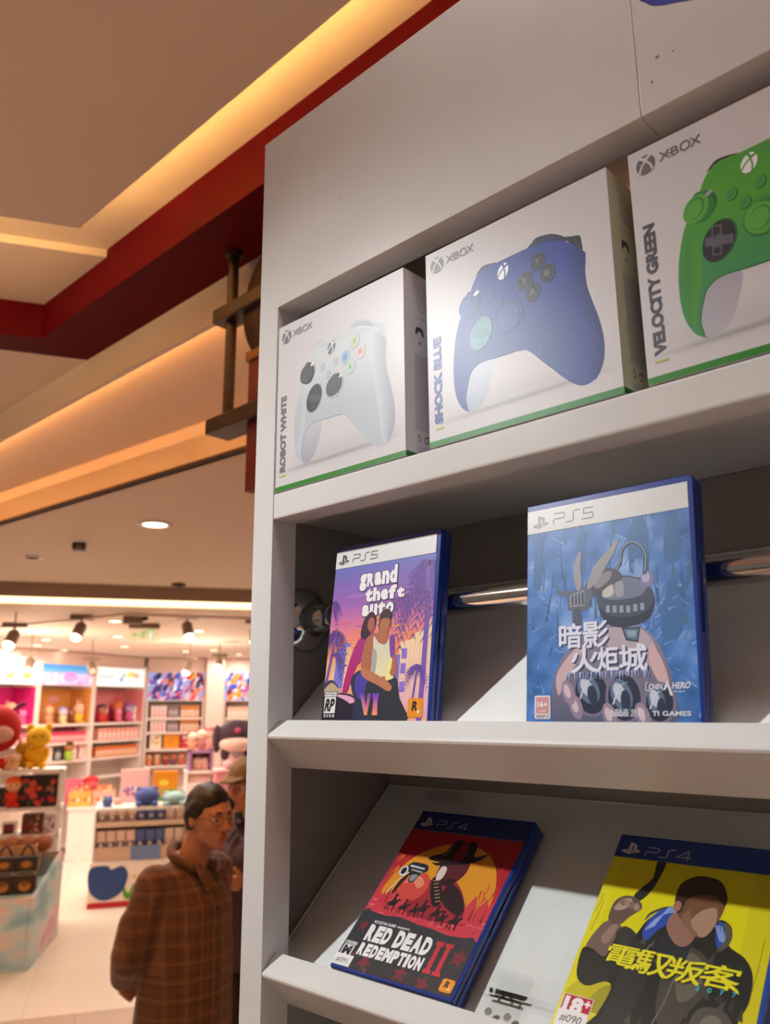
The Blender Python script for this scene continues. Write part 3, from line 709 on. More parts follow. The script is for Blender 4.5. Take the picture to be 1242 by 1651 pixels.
# dark car and two plain standing figures, drawn as flat generic shapes
A.poly([(0, 1), (0, 32), (8, 40), (16, 37), (26, 28), (42, 24), (46, 1)], '3a2c48', 3)
A.poly([(1, 31), (10, 37.5), (19, 33), (27, 28.5), (16, 27), (4, 27)], 'b9a58a', 3)
A.poly([(17, 26), (34, 25), (44, 21), (38, 18), (20, 20)], 'e7a9c4', 3); A.poly([(0, 24), (18, 25), (40, 16), (44, 2), (0, 2)], '241a30', 3)
A.poly([(40, 74), (33, 60), (26, 33), (29, 27), (34, 31), (42, 52), (52, 58), (62, 76), (56, 84), (48, 80)], vgrad('b51f6a', 28, 'a82f86', 84), 3)
A.poly([(44, 79), (45, 90), (50, 99), (58, 102), (62, 96), (62, 86), (56, 80), (50, 76)], '3a2238', 3); A.ell(57, 89, 5, 7.4, 'a8664e')
A.poly([(38, 30), (36, 40), (44, 47), (60, 48), (76, 40), (90, 40), (92, 30), (100, 16), (108, 4), (46, 2), (44, 18)], '2c2f4e', 3)
A.poly([(44, 26), (42, 42), (54, 46), (60, 30), (52, 22)], '4a3fa0', 3); A.poly([(60, 40), (90, 42), (98, 22), (108, 3), (66, 2), (56, 22)], '2b2f3a', 3)
A.poly([(51, 74), (47.5, 58), (49.5, 47), (60, 43), (78, 36), (92, 44), (89, 60), (82, 74), (76, 80), (66, 81), (58, 80)], 'b06a4e', 3)
A.poly([(61, 78), (62, 60), (61, 46), (70, 41), (84, 44), (86, 60), (82, 77), (77, 70), (68, 72)], vgrad('e9dfae', 44, 'd6d2c8', 78), 3)
A.poly([(61, 66), (61.5, 46), (66, 44), (67, 62)], 'a9a9a6', 3); A.poly([(80, 48), (86, 58), (84, 44), (90, 40), (80, 38)], 'f3e59a', 3)
A.poly([(81, 76), (86.5, 77), (88, 62), (84, 58)], '7c3f9c', 3)
A.poly([(50, 50), (62, 46), (80, 38), (88, 32), (84, 28), (70, 34), (54, 40), (48, 46)], 'c07a58', 3)
A.poly([(67, 80), (68, 92), (73, 96), (80, 94), (80, 84), (76, 78)], 'b4704f', 3); A.poly([(66.5, 92), (70, 100), (78, 101), (82, 95), (80, 92), (72, 94)], '3c2a30', 3)
# foreground dark strip
A.clip = None
A.make('cover_sheet', M_cover, t1)
cs1 = t1.children[-1] if False else [c for c in t1.children if c.name.startswith('cover_sheet')][0]
B = Art(A.z+5e-5); B.grid(x0, 148.6, x1, y1, 6, 2, 'dddcdc'); ps_mark(B, 4.6, 151.4, 1.0, '26262c'); ps_num(B, 24.6, 153.2, 33, 7.3, '5', '3a3b42', 1.05); B.ell(59.2, 153.0, .4, .4, '3a3b42')
B.make('platform_band', M_cover, cs1)
B = Art(A.z+5e-5)
def span(x0, x1, n, g=.5): w_ = (x1-x0)/n; return [(x0+w_*i, x0+w_*(i+1)-g) for i in range(n)]
for word, x0_, x1_, base, xh, asc, desc in (('gRand', 36.8, 85.6, 126.0, 139.2, 143.4, 122.6), ('thefT', 45.8, 96.2, 111.2, 121.6, 124.4, 111.2), ('auto', 43.0, 84.0, 97.6, 108.6, 110.6, 97.6)):
    bx_ = []
    for i, (ch, (u0, u1)) in enumerate(zip(word, span(x0_, x1_, len(word)))):
        dy = .25*i
        bx_.append((u0, (desc if ch == 'g' else base)+dy*.6, u1, (asc if ch in 'dthf' else xh)+dy*.4))
    B.cells(word.replace('T', 't'), bx_, 'f1eef2', .06, '4a3a6a')
B.poly([(67.5, 84), (66.5, 92), (68, 99), (73, 102.5), (79, 101.5), (82, 96), (80, 92), (80, 85)], '3c2a30', 3)
B.poly([(68.2, 84), (68.2, 91.5), (72, 94), (78, 93.4), (80, 91), (79.6, 85), (75, 80.5)], 'b4704f', 3)
B.poly([(46, 84), (46, 92), (51, 99), (57, 101.6), (61.5, 97), (61.5, 88), (55, 82)], '3a2238', 3); B.ell(56.6, 89.5, 4.4, 6.6, 'a8664e')
vi = vgrad('f2a45a', 8, '5a4ab8', 26); vg = stops((7.5, 'f7a850'), (15, 'ef5fa4'), (23, '8a4fc0'), (27, '5a4ab8'))
B.poly([(49.4, 26.6), (54.6, 26.6), (58.4, 15), (59.2, 26.6), (63.6, 26.6), (60.4, 7.6), (57.0, 7.6)], vg)
B.poly([(65.4, 26.6), (73.9, 26.6), (73.2, 22.6), (72.4, 22.6), (72.6, 11.6), (73.0, 11.6), (72.8, 7.6), (66.6, 7.6), (66.4, 11.6), (67.0, 11.6), (66.8, 22.6), (65.6, 22.6)], vg)
B.make('title_lettering', M_cover, cs1)
B = Art(A.z+5e-5); B.rect(2.2, 5.0, 19.6, 29.2, '1d1c20'); B.rect(2.8, 24.6, 18.8, 28.6, 'e6e4e4'); B.text('RATING', 4, 25.5, 17.6, 27.8, '1d1c20', .02)
B.rect(3.2, 9.4, 18.4, 24.0, 'eae8e8'); B.text('RP', 4.6, 11, 16.8, 22.6, '18171a', .05, .2); B.text('E S R B', 4, 5.8, 18, 8.4, 'e6e4e4', .03)
B.make('rating_label', M_cover, cs1)
B = Art(A.z+5e-5); badge(B, 108.1, 5.7, 125.2, 21.8); B.make('publisher_badge', M_cover, cs1)

# ---- second case: blue machine picture
t2 = game_case('blue game case with icy blue machine cover, right on the middle shelf', 0, -.3454, .0200, ZC-.0149, .100)
A = Art(6e-5); x0, x1 = .7, 131.0
rb = random.Random(11)
cell = {}
def cloud(x, y):
    v = .5+.22*math.sin(x*.071+1.3)*math.cos(y*.053+.4)+.16*math.sin(x*.17+y*.11)+.12*math.sin(x*.31-y*.23+2)+.1*math.cos(y*.41+x*.05)
    d = math.exp(-((x-66)**2/2600+(y-82)**2/2600)); v = max(0, min(1, v*.62+.42*d-.02))
    a, b, c = lin('1f5696'), lin('4a82cc'), lin('a6c6f0')
    return tuple((a[i]+(b[i]-a[i])*v*2 if v < .5 else b[i]+(c[i]-b[i])*(v-.5)*2) for i in range(3))
A.grid(x0, 1.6, x1, 148, 52, 60, cloud)
noise_bg(A, x0, 1.6, x1, 147.5, None, 150, ['5f92d6', '7fa8e0', '3a6cb8', '4c80c8', '2a569c', '98bcec'], (6, 30), (.25, .9), 21, (88, 92, 30, 150, 8, 60, 172))
noise_bg(A, x0, 60, x1, 147.5, None, 40, ['2a5a94', '2f619c', '386a9c', '44708c'], (10, 34), (1.2, 3.6), 23, (90, 88, 92))
A.clip = (x0, 1.6, x1, 148)
for (bx, by, w_, h) in ((112, 112, 12, 30), (6, 104, 8, 36), (44, 112, 8, 34), (108, 60, 14, 36), (86, 118, 14, 28)): A.poly([(bx, by), (bx+w_, by+2), (bx+w_-2, by+h), (bx+2, by+h-4)], '3a6ca6', 3)
noise_bg(A, x0, 1.6, 131, 110, None, 120, ['6d98dc', '5a8ad0', '4678c0', '88aae2', '7d94d8', '34649e'], (3, 16), (.5, 1.8), 31, (20, 70, 110, 160, 40, 135))
A.clip = (x0, 1.6, x1, 148)
# a plain rounded engine-like mass: hull, base, three round vents and a cable loop
A.poly([(24, 34), (30, 48), (42, 60), (60, 68), (86, 70), (102, 60), (110, 44), (114, 26), (110, 2), (30, 2), (22, 18)], vgrad('5b5f7c', 4, '8d86a0', 68), 4)
A.poly([(62, 66), (84, 69), (98, 62), (104, 48), (98, 40), (84, 52), (70, 54)], 'b7a8b4', 4)
A.poly([(26, 36), (36, 50), (48, 58), (44, 46), (34, 34), (28, 22)], 'cdb0b6', 4); A.poly([(100, 56), (108, 42), (111, 28), (104, 30), (98, 44)], 'd3b0b4', 4)
A.poly([(62, 80), (60, 92), (65, 100), (76, 105), (90, 103), (100, 96), (104, 84), (98, 72), (82, 68), (68, 71)], '3c4a62', 4)
A.poly([(64, 96), (74, 103.5), (90, 102), (98, 95), (92, 89), (76, 88), (66, 90)], '6f7c94', 4); A.poly([(65, 91), (73, 92), (72, 100), (66, 98)], 'c9c4bd', 4); A.poly([(75, 91), (81, 91), (80, 101), (75, 101)], '9aa0a8', 4)
A.ell(99, 100.5, 5, 6, '7f7fa8', -20); A.ell(98, 101.5, 3, 3.6, 'b3aed0', -20)
A.poly([(62, 84), (68, 78), (82, 75), (98, 78), (103, 85), (100, 74), (84, 68), (68, 71)], '232f46', 4)
for k in range(6): A.rect(67+k*5.2, 78+.5*abs(k-3), 70+k*5.2, 83+.5*abs(k-3), '93a0b6', k == 0)
A.poly([(78.6, 68), (92.6, 67.4), (90.6, 57), (81.6, 58.8)], '26384e'); A.poly([(80, 66.8), (91.2, 66.2), (89.6, 58.6), (82.6, 60)], '5d7c94'); A.poly([(82, 65.4), (89.6, 65), (88.6, 61), (83.6, 61.6)], '8fa9b8')
for (cx, cy, rx, ry, r_) in ((54, 24, 12.5, 15, 12), (79, 20, 12, 15.5, 4), (104, 16, 9.5, 12, -6)):
    A.ell(cx, cy, rx+2, ry+2, '7c7490', r_); A.ell(cx, cy, rx, ry, '1f2c44', r_); A.ell(cx-2, cy+2, rx*.62, ry*.74, '5d7396', r_+20); A.ell(cx-3, cy+3, rx*.34, ry*.5, 'c4cbdc', r_+24); A.ell(cx+1, cy-2, rx*.3, ry*.46, '24324e', r_)
    A.stroke([(cx-rx*.7, cy-ry*.3), (cx-rx*.3, cy+ry*.5), (cx+rx*.3, cy+ry*.7)], 1.1, 'e0dbe6', taper=True)
for (cx, cy) in ((42, 14), (68, 8), (92, 8), (36, 24)): A.ell(cx, cy, 5, 9, '9a86a0', 20); A.ell(cx-1, cy+1, 2.4, 5, 'd6c2cc', 20)
A.stroke(crom([(72, 104), (76, 110), (79, 116), (80.4, 123.7), (86.5, 128.4), (93.5, 126), (98, 118), (97, 104)], 5, False), 2.4, '33465e')
A.stroke(crom([(76, 110), (79, 116), (80.4, 124.0), (86.5, 128.9), (93.5, 126.5), (98.4, 118), (97.4, 106)], 5, False), .8, '93a6bc')
# folded metal fittings on top of the hull
A.poly([(56, 92), (50, 98), (56, 108), (66, 112), (76, 110), (80, 103), (70, 99), (62, 94)], '4a4b58', 4); A.poly([(58, 100), (64, 108), (72, 109), (70, 103), (62, 98)], '8b8a94', 4)
A.poly([(36, 84), (36, 97), (54, 101), (57, 93), (52, 82)], '5d6678'); A.poly([(38, 86), (38, 95), (50, 98), (50, 86)], '8b93a2')
for k in range(4): A.rect(39.5+k*2.8, 87, 41+k*2.8, 94.5+k*.5, '3a4458', k == 0)
A.poly([(40, 70), (40, 84), (46, 86), (48, 72)], '4b566a'); A.poly([(28, 96), (28, 100), (37, 98), (37, 94)], '5d6678')
A.poly([(44, 98), (41, 112), (44, 124), (48, 127), (47, 116), (48, 102)], '9a9aa4', 4); A.poly([(52, 100), (58, 114), (68, 124), (78, 132), (74, 122), (64, 108), (56, 99)], '9c9aa2', 4)
A.clip = None
A.make('cover_sheet', M_cover, t2); cs2 = [c for c in t2.children if c.name.startswith('cover_sheet')][0]
B = Art(A.z+5e-5); B.grid(x0, 147.2, x1, 166, 6, 2, 'd9d7d6'); ps_mark(B, 5.4, 150.0, 1.0, '8a8a92'); ps_num(B, 24.4, 152.4, 34.5, 8.2, '5', '6f6f78', 1.05); B.make('platform_band', M_cover, cs2)
B = Art(A.z+5e-5)
def cjk(s_, a, b, c, d, k=0.0, col='e2e6f6', sh=0.0, sd='2a3a6a', t=.42):
    for q in ((1.2, -1.2), (.7, -1.2), (1.2, -.6)): B.text(s_, a+q[0], b+q[1], c+q[0], d+q[1], sd, k, sh)
    for q in ((0, 0), (t, 0), (-t, 0), (0, t), (0, -t), (t, t), (-t, -t)): B.text(s_, a+q[0], b+q[1], c+q[0], d+q[1], col, k, sh)
cjk('暗', 28.9, 55.8, 47, 73.4); cjk('影', 48.4, 55.4, 68.2, 73.8); cjk('火', 38, 37.4, 60.6, 55.6); cjk('炬', 59.8, 38.4, 75.4, 55); cjk('城', 76.6, 37.6, 96.4, 55.8)
for i in range(30):
    x = 34+i*2.2; B.poly([(x, 38), (x+1.5, 38.6), (x+rb.uniform(-1, 2), 33.5-rb.uniform(0, 2.5))], rb.choice(['a9b4dd', 'c3c9e8', '7f90c8']), 0, i == 0)
B.make('title_lettering', M_cover, cs2)
B = Art(A.z+5e-5); wh = 'dfe3f0'
B.text('CHIN', 97, 24.8, 106.5, 28.6, wh, .03, .2); B.poly([(106.6, 24.4), (110.2, 31), (113.6, 20.8), (111.8, 20.8), (110, 27), (108.2, 24.4)], wh); B.text('HERO', 113.4, 25.0, 125.6, 29.4, wh, .03, .2)
B.text('PROJECT', 114, 22.6, 122, 23.8, wh, .02); B.stroke([(96.6, 29.6), (95.2, 29.6), (94.6, 24.6), (104, 23)], .5, wh)
B.text('bilibili', 69.0, 7.4, 81.8, 12.6, wh, .02); B.text('游', 83.0, 7.2, 87.8, 12.4, wh, 0); B.text('戏', 88.4, 7.2, 93.4, 12.4, wh, 0)
B.text('TI GAMES', 98.6, 7.8, 125, 11.0, wh, .025); B.make('publisher_lettering', M_cover, cs2)
B = Art(A.z+5e-5); B.rrect(7.6, 5.6, 21, 22.3, 1.2, 'e6e2e4'); B.rect(8.8, 9.4, 19.8, 21.2, 'd2969c'); B.text('16+', 10, 14, 18.6, 18, 'f2eeee', .03); B.text('CADPA', 11, 10.6, 17.6, 12, 'f2dede', .01); B.text('适龄提示', 8.8, 6.2, 19.8, 8.8, '33343a', .01)
B.make('rating_label', M_cover, cs2)

# ---- third case: red and orange picture, on the lower slope
t3 = game_case('blue game case with red and orange sun cover, left on the lower slope', 0, -.56, .0245, ZC-.2153, .84)
A = Art(6e-5); x0, x1 = 1.2, 131.0
A.grid(x0, 2.4, x1, 148.5, 6, 20, stops((50, 'c8344c'), (80, 'cf3a40'), (100, 'b01c22'), (148, 'a31318')))
A.clip = (x0, 2.4, x1, 148.2)
A.poly([(8, 76), (14, 104), (30, 124), (56, 136), (84, 137), (108, 126), (122, 106), (127, 82), (122, 62), (100, 70), (60, 66), (30, 74)], 'dd9020', 4)
rb = random.Random(5)
for i in range(34):
    s_ = 1 if i % 2 else -1; x = 66+s_*rb.uniform(46, 62); y = rb.uniform(72, 120); A.stroke([(x, y), (x+rb.uniform(-3, 1), y-rb.uniform(6, 14))], rb.uniform(.6, 2), rb.choice(['c32a30', 'e0922a', 'cf3a40']), lift=(i % 8 == 0), taper=True)
A.poly([(0, 52), (0, 78), (12, 70), (24, 82), (40, 74), (60, 80), (88, 70), (98, 86), (104, 74), (110, 90), (116, 76), (122, 88), (131, 74), (131, 50)], 'cf3a48', 0)
for i in range(26):
    x = rb.uniform(90, 130) if i < 16 else rb.uniform(0, 30); A.poly([(x, 66), (x+1.6, 88-rb.uniform(0, 12)), (x+3.4, 66)], rb.choice(['c33a3a', 'd4543c', 'c9303e']), 0, i % 8 == 0)
for i in range(40):
    x, y = rb.uniform(0, 130), rb.uniform(54, 72); A.poly([(x, y), (x+rb.uniform(4, 12), y+1), (x+rb.uniform(2, 9), y-1.6)], rb.choice(['d65a70', 'c52c40', 'b82438', 'e06a78']), 0, i % 8 == 0)
# a plain dark bust with a brimmed hat, flat and faceless
A.poly([(42, 72), (44, 88), (58, 98), (70, 104), (84, 98), (96, 88), (106, 72), (100, 60), (50, 60)], 'a02030', 4)
A.poly([(78, 96), (92, 90), (104, 76), (102, 68), (84, 74), (74, 84)], '2c1418', 4); A.poly([(56, 98), (64, 100), (78, 78), (72, 72), (62, 84)], '1e1214', 4)
for k in range(7): A.stroke([(58+k*2.3, 96-k*3.2), (63+k*2.3, 97.5-k*3.2)], 1.0, 'b98a5a', lift=(k == 0))
A.poly([(58, 100), (57, 114), (62, 122), (84, 122), (88, 110), (82, 98), (74, 94), (64, 95)], '571a1c', 4); A.poly([(58, 104), (60, 112), (66, 110), (66, 100), (61, 97)], 'd8c8bc', 4)
A.poly([(66, 97), (74, 101), (82, 99), (78, 94), (70, 93)], '2a1214', 4)
A.poly([(40, 119), (48, 114), (64, 119), (80, 121), (92, 122), (101, 129), (94, 124), (84, 118), (66, 114), (50, 112)], '1a1012', 4)
A.poly([(39, 118), (44, 122), (54, 126), (58, 138), (64, 142), (72, 139), (80, 142), (86, 136), (88, 126), (101, 131), (92, 121), (74, 118), (56, 116), (46, 116)], '1d1214', 4); A.poly([(66, 121), (70, 139), (76, 138), (77, 121)], '7a1a1c', 4); A.poly([(50, 124), (55, 128), (58, 137), (60, 130), (57, 123)], '5a4a46', 4)
# grey metal fitting and the hand-coloured mass to its left
A.poly([(26, 92), (26, 80), (34, 74), (48, 74), (56, 84), (54, 96), (46, 102), (36, 98)], 'd0483c', 4); A.poly([(28, 88), (36, 92), (46, 86), (50, 92), (42, 98), (32, 96)], 'e58a6a', 4)
A.poly([(20, 78), (22, 92), (30, 102), (26, 90), (23, 78)], '2a1416', 4); A.stroke([(14, 76), (20, 92), (28, 102)], .9, 'e8dcd0')
A.poly([(21, 103), (24, 111), (36, 111.6), (44, 110), (46, 104), (40, 100), (38, 92), (31, 91), (29, 99)], '26282c', 3); A.poly([(24, 108.5), (42, 107), (42, 105.4), (24, 106.4)], 'c9ccce'); A.poly([(27, 104.4), (42, 103), (41, 101.6), (28, 102.8)], 'a9adb0')
A.ell(19.6, 101, 4.8, 5.4, 'd2d4d4'); A.ell(19.6, 101, 3.1, 3.7, '1d1e20'); A.poly([(31, 98), (38, 99), (37, 93), (32, 92)], '8d9194', 2)
# far row of small dark shapes on the ridge
for (x, y, k) in ((28, 68, 1.15), (42, 66, 1.0), (55, 65, .9), (63, 68, 1.1), (79, 66, 1.0), (87, 63, .9), (101, 63, 1.1)):
    c_ = '23161a'; A.ell(x, y-.5*k, 4.4*k, 2.3*k, c_, 12); A.stroke([(x+3*k, y), (x+4.6*k, y+3.4*k), (x+6.4*k, y+2.6*k)], 1.5*k, c_)
    for q, e_ in ((-3.4, -1.6), (-2.2, .6), (2, 1.4), (3.2, -.4)): A.stroke([(x+q*k, y-1*k), (x+(q+e_*.5)*k, y-4*k), (x+(q+e_)*k, y-7.4*k)], .9*k, c_, lift=False)
    A.stroke([(x-4*k, y), (x-6*k, y-3*k)], .8*k, c_); A.poly([(x-1.6*k, y), (x-1.2*k, y+5*k), (x+.8*k, y+5.4*k), (x+1.6*k, y)], c_, 2); A.ell(x+.1*k, y+6.6*k, 1.3*k, 1.4*k, c_); A.rect(x-2.1*k, y+7*k, x+2.3*k, y+7.7*k, c_); A.stroke([(x+.6*k, y+4*k), (x+3*k, y+2*k)], .9*k, c_)
A.poly([(0, 2), (0, 54), (12, 55.5), (28, 54.6), (46, 56), (66, 53), (84, 52), (100, 49.5), (118, 50.5), (131, 49), (131, 2)], vgrad('29292d', 4, '34343a', 50), 2)
for (x, y, r_, q) in ((12, 41, 7, .2), (34, 11, 8, .5), (76, 9, 8, 0), (100, 6, 8, .3), (122, 33, 9, .2), (14, 14, 7, .1)): star(A, x, y, r_, '7c2531', q)
for i in range(60):
    x, y = rb.uniform(2, 130), rb.uniform(4, 48); A.ell(x, y, rb.uniform(.8, 4), rb.uniform(.5, 1.6), rb.choice(['323238', '2c2c30', '3a3a40', '242428']), rb.uniform(0, 180), 8, i % 10 == 0)
A.clip = None
A.make('cover_sheet', M_cover, t3); cs3 = [c for c in t3.children if c.name.startswith('cover_sheet')][0]
B = Art(A.z+5e-5); B.grid(.8, 148.2, 131.2, 168.6, 6, 2, '152a66'); B.rect(.8, 147.8, 131.2, 148.3, '7d86a8'); ps_mark(B, 6.6, 151.2, 1.08, 'c9c3c2'); ps_num(B, 27.6, 153, 35.6, 7.6, '4', 'a9a8b0', .9); B.make('platform_band', M_cover, cs3)
B = Art(A.z+5e-5); wh = 'f0eded'
B.text('ROCKSTAR GAMES', 20.8, 45.6, 46, 48.4, wh, .02); B.text('PRESENTS', 48, 45.8, 62, 47.6, wh, .02)
for word, u0, u1, v0, v1 in (('RED', 19.4, 47.6, 28.6, 44.2), ('DEAD', 52.6, 92.4, 28.4, 44.4), ('REDEMPTION', 20.4, 92.6, 15.2, 26.6)):
    wts = [.55 if ch == 'I' else (1.25 if ch == 'M' else 1) for ch in word]; k_ = (u1-u0)/sum(wts); u = u0; bx_ = []
    for wt in wts: bx_.append((u, v0, u+k_*wt-.7, v1)); u += k_*wt
    B.cells(word, bx_, wh, .07)
for (a, b) in ((95, 103), (104.6, 112.8)): B.poly([(a, 43), (b, 43), (b, 40), (b-1.9, 39), (b-1.9, 19), (b, 18), (b, 15), (a, 15), (a, 18), (a+1.9, 19), (a+1.9, 39), (a, 40)], 'c8303c')
B.make('title_lettering', M_cover, cs3)
B = Art(A.z+5e-5); B.rect(2.4, 22.4, 16, 25.2, 'd9d6d6'); B.text('MATURE 17+', 3, 22.9, 15.4, 24.6, '2a2a2e', .02); B.rect(2.6, 12, 15.2, 21.8, 'dcdada'); B.text('M', 4, 12.6, 13.6, 21, '1b1b1e', .06); B.make('rating_label', M_cover, cs3)
B = Art(A.z+1.6e-4); B.rect(-.2, 2.6, 20.8, 12.8, 'e9e8e6'); B.text('#091', 3, 5, 16.4, 9.6, '3a3a42', .0, .1); B.make('price_sticker', M_cover, cs3)
B = Art(A.z+5e-5); badge(B, 117.4, 5.0, 129.6, 15.6); B.make('publisher_badge', M_cover, cs3)
# clear wrapping film folded at the lower edge
M_film = clear('wrap_film', (.97, .97, .98), 1.5)
bm = bmesh.new()
rb = random.Random(2); n = 40; top = []; bot = []
for i in range(n+1):
    x = .0005+.134*i/n; top.append(bm.verts.new((x, -.0012-.0004*rb.random(), .006+.001*rb.random()))); bot.append(bm.verts.new((x, -.0006-.0012*rb.random(), -.0005)))
for i in range(n): bm.faces.new((bot[i], bot[i+1], top[i+1], top[i]))
link('wrap_film', fin(bm, 'wrap_film', 20), M_film, t3)

# ---- fourth case: yellow picture, on the lower slope
EYY, EYZ = math.sin(.84), math.cos(.84)
t4 = game_case('blue game case with bright yellow cover, right on the lower slope', 0, -.343, .0223, ZC-.21725, .84, M_blue2)
A = Art(6e-5); x0, x1 = .4, 130.6
A.grid(x0, 2, x1, 149, 4, 8, vgrad('e2d40c', 2, 'e6d800', 149))
A.clip = (x0, 2, x1, 148.8)
for (a, b) in ((112, 121), (119, 131), (0, 9)): A.rect(a, 2, b, 149, 'd8cc10' if a > 10 else 'e9de1a')
A.poly([(2, 30), (14, 48), (30, 46), (36, 30), (20, 22)], 'cfc020', 4); A.poly([(20, 24), (26, 40), (36, 44), (40, 26)], 'a8a020', 4)
for (x, y, h) in ((4, 82, 26), (124, 60, 40), (2, 98, 16)): A.stroke([(x, y), (x+1.5, y+h*.5), (x+1.8, y+h)], .5, '8a8520')
# a plain jacketed bust with a raised forearm, flat and faceless
A.poly([(28, 116), (32, 124), (38, 134), (37.4, 149), (44.4, 149), (43, 134), (39, 120), (33, 112)], '2a2a2c', 3)
A.poly([(5, 68), (9, 84), (15, 92), (26, 90), (30, 78), (25, 64), (14, 58)], '7a6258', 4); A.poly([(14, 78), (20, 90), (24, 88), (20, 74)], 'a08072', 4)
A.poly([(15, 92), (14, 106), (18, 113), (26, 115.5), (34, 112), (37, 106), (30, 98), (25, 91)], '6b5448', 4); A.poly([(16, 103), (20, 111), (27, 113), (28, 107), (21, 102)], 'b79a88', 4)
for k in range(4): A.ell(21+k*4, 109.5-k*.9, 2.2, 3.4, 'a5877a' if k % 2 else '8a6c60', 20)
A.poly([(38, 84), (44, 98), (56, 110.5), (66, 112), (84, 104), (96, 108), (104, 102), (104, 90), (116, 83), (123, 72), (124, 54), (120, 38), (128, 20), (128, 1), (24, 1), (30, 22), (34, 42), (28, 46), (16, 40), (6, 46), (3, 66), (10, 68), (22, 64), (26, 82)], '26241f', 4)
A.poly([(4, 62), (8, 46), (16, 41), (30, 48), (34, 58), (22, 62), (10, 66)], '322f2a', 4)
A.poly([(40, 84), (30, 90), (24, 84), (28, 76), (36, 72)], '3c3a34', 4)
rb = random.Random(8)
for i in range(70):
    x, y = rb.uniform(32, 120), rb.uniform(4, 82); A.poly([(x, y), (x+rb.uniform(1, 5), y+rb.uniform(3, 9)), (x+rb.uniform(2, 6), y-rb.uniform(0, 5))], rb.choice(['3a3832', '2e2c28', '1c1b19', '46423a', '524c42']), 0, i % 10 == 0)
A.poly([(66, 76), (76, 84), (92, 78), (98, 60), (90, 40), (80, 24), (70, 30), (66, 50)], '4a443c', 4); A.poly([(72, 74), (80, 80), (92, 72), (92, 54), (82, 44), (76, 56)], '6b6254', 4)
A.poly([(36, 80), (46, 78), (56, 60), (54, 34), (44, 12), (32, 6), (36, 40)], '33312c', 4); A.poly([(92, 38), (104, 46), (116, 40), (120, 20), (114, 4), (92, 4)], '57504a', 4); A.poly([(98, 36), (106, 41), (112, 34), (108, 20), (98, 18)], '7a7268', 4)
A.poly([(56, 82), (62, 90), (74, 88), (80, 84), (76, 68), (66, 66)], '2b2d33', 4)
A.poly([(43.4, 88), (46, 100), (54, 110), (63, 112), (63.6, 102), (54, 92), (48, 82)], '2c4fae', 4); A.poly([(94, 96), (94, 106), (101, 103), (103.4, 95), (98, 86)], '2c4fae', 4)
for k in range(4):
    A.stroke(crom([(45+k*1.6, 90+k*1.2), (50+k*1.2, 100+k*1.0), (57, 106.5+k*1.3), (63, 108+k*1.1)], 4, False), .8, '9db8f0', lift=(k == 0)); A.stroke([(92+k*2.2, 104-k*.6), (98+k*1.4, 92-k*.4)], .8, 'a9c0ee', lift=False)
A.poly([(100, 106), (105, 98), (103, 88), (97, 84), (101, 94), (97, 104)], '5a5648', 4); A.poly([(42, 97), (46, 103), (56, 111), (52, 110), (44, 104)], '55523e', 4)
A.poly([(59, 96), (63, 108), (80, 96), (77, 84), (68, 84)], '9a7060', 4)
A.poly([(60, 118), (60, 130), (68, 138), (78, 140.5), (89, 137), (95, 126), (95, 113), (91, 100), (86, 92), (78, 93.5), (70, 101), (63, 108)], '7a4e38', 4); A.poly([(74, 100), (80, 112), (90, 116), (92, 104), (87, 93), (80, 94)], 'b08870', 4); A.poly([(68, 103), (72, 112), (76, 100), (82, 94), (78, 93)], '8a6250', 4)
A.poly([(59.5, 118), (60, 131), (68, 139), (78, 141), (89, 138), (95.5, 127), (95, 119), (86, 126), (74, 124), (68, 118), (66, 108), (62, 110)], '3c2820', 4); A.ell(62.4, 113, 3, 4.4, 'a9745e')
A.stroke([(52, 80), (48, 70), (42, 62)], .9, '8a8478'); A.stroke([(76, 70), (72, 40), (62, 2)], .9, '7a756a')
A.clip = None
A.make('cover_sheet', M_cover, t4); cs4 = [c for c in t4.children if c.name.startswith('cover_sheet')][0]
B = Art(A.z+5e-5); B.grid(.4, 149, 130.6, 169.3, 6, 2, '1b3c8c'); B.rect(.4, 148.6, 130.6, 149.0, '8a8f6a'); ps_mark(B, 5.2, 151.6, 1.08, 'dcd6d2'); ps_num(B, 25.6, 152.6, 35.6, 7.9, '4', 'bdb8b6', .95); B.make('platform_band', M_cover, cs4)
B = Art(A.z+5e-5)
def slash(s_, a, b, c, d): cjk(s_, a, b, c, d, 0.0, 'ece11c', .16, '2a2a12', .3)
slash('電', 22.4, 60, 47, 74.4); slash('馭', 45, 57.4, 70, 74.6); slash('叛', 68.4, 57.6, 92.4, 74.2); slash('客', 91, 59, 116, 75)
B.poly([(104, 64), (117.5, 57.6), (116, 60.4), (106, 67)], 'ece11c'); B.poly([(40, 58), (56, 64), (54, 66), (38, 59)], 'ece11c')
B.make('title_lettering', M_cover, cs4); B = Art(A.z+3.2e-4)
for i, ch in enumerate('2077'): B.text(ch, 89.8+i*7.8, 54.2+i*.3, 92.4+i*7.8, 57.6+i*.3, '4ec3d6', .02)
B.make('year_lettering', M_cover, cs4)
B = Art(A.z+5e-5); B.rect(2.4, 14, 25.4, 31.4, 'e4e0de'); B.rect(3.0, 20.6, 24.8, 31, 'c21f34'); B.text('18', 4.2, 18.6, 19, 30.2, 'f2eeee', .06); B.text('+', 19.4, 24.6, 24.2, 29.6, 'f2eeee', .05)
B.make('rating_label', M_cover, cs4); B = Art(A.z+5e-5); B.poly([(58, 2), (62, 9), (66, 4), (70, 8), (72, 2)], 'd02a20'); B.make('red_mark', M_cover, cs4)
B = Art(A.z+1.6e-4); B.rect(2.2, 8.6, 25.2, 20.4, 'ece9e6'); B.text('#090', 5.4, 11.6, 21.4, 17.4, '34343a', .0, .1); B.make('price_sticker', M_cover, cs4)
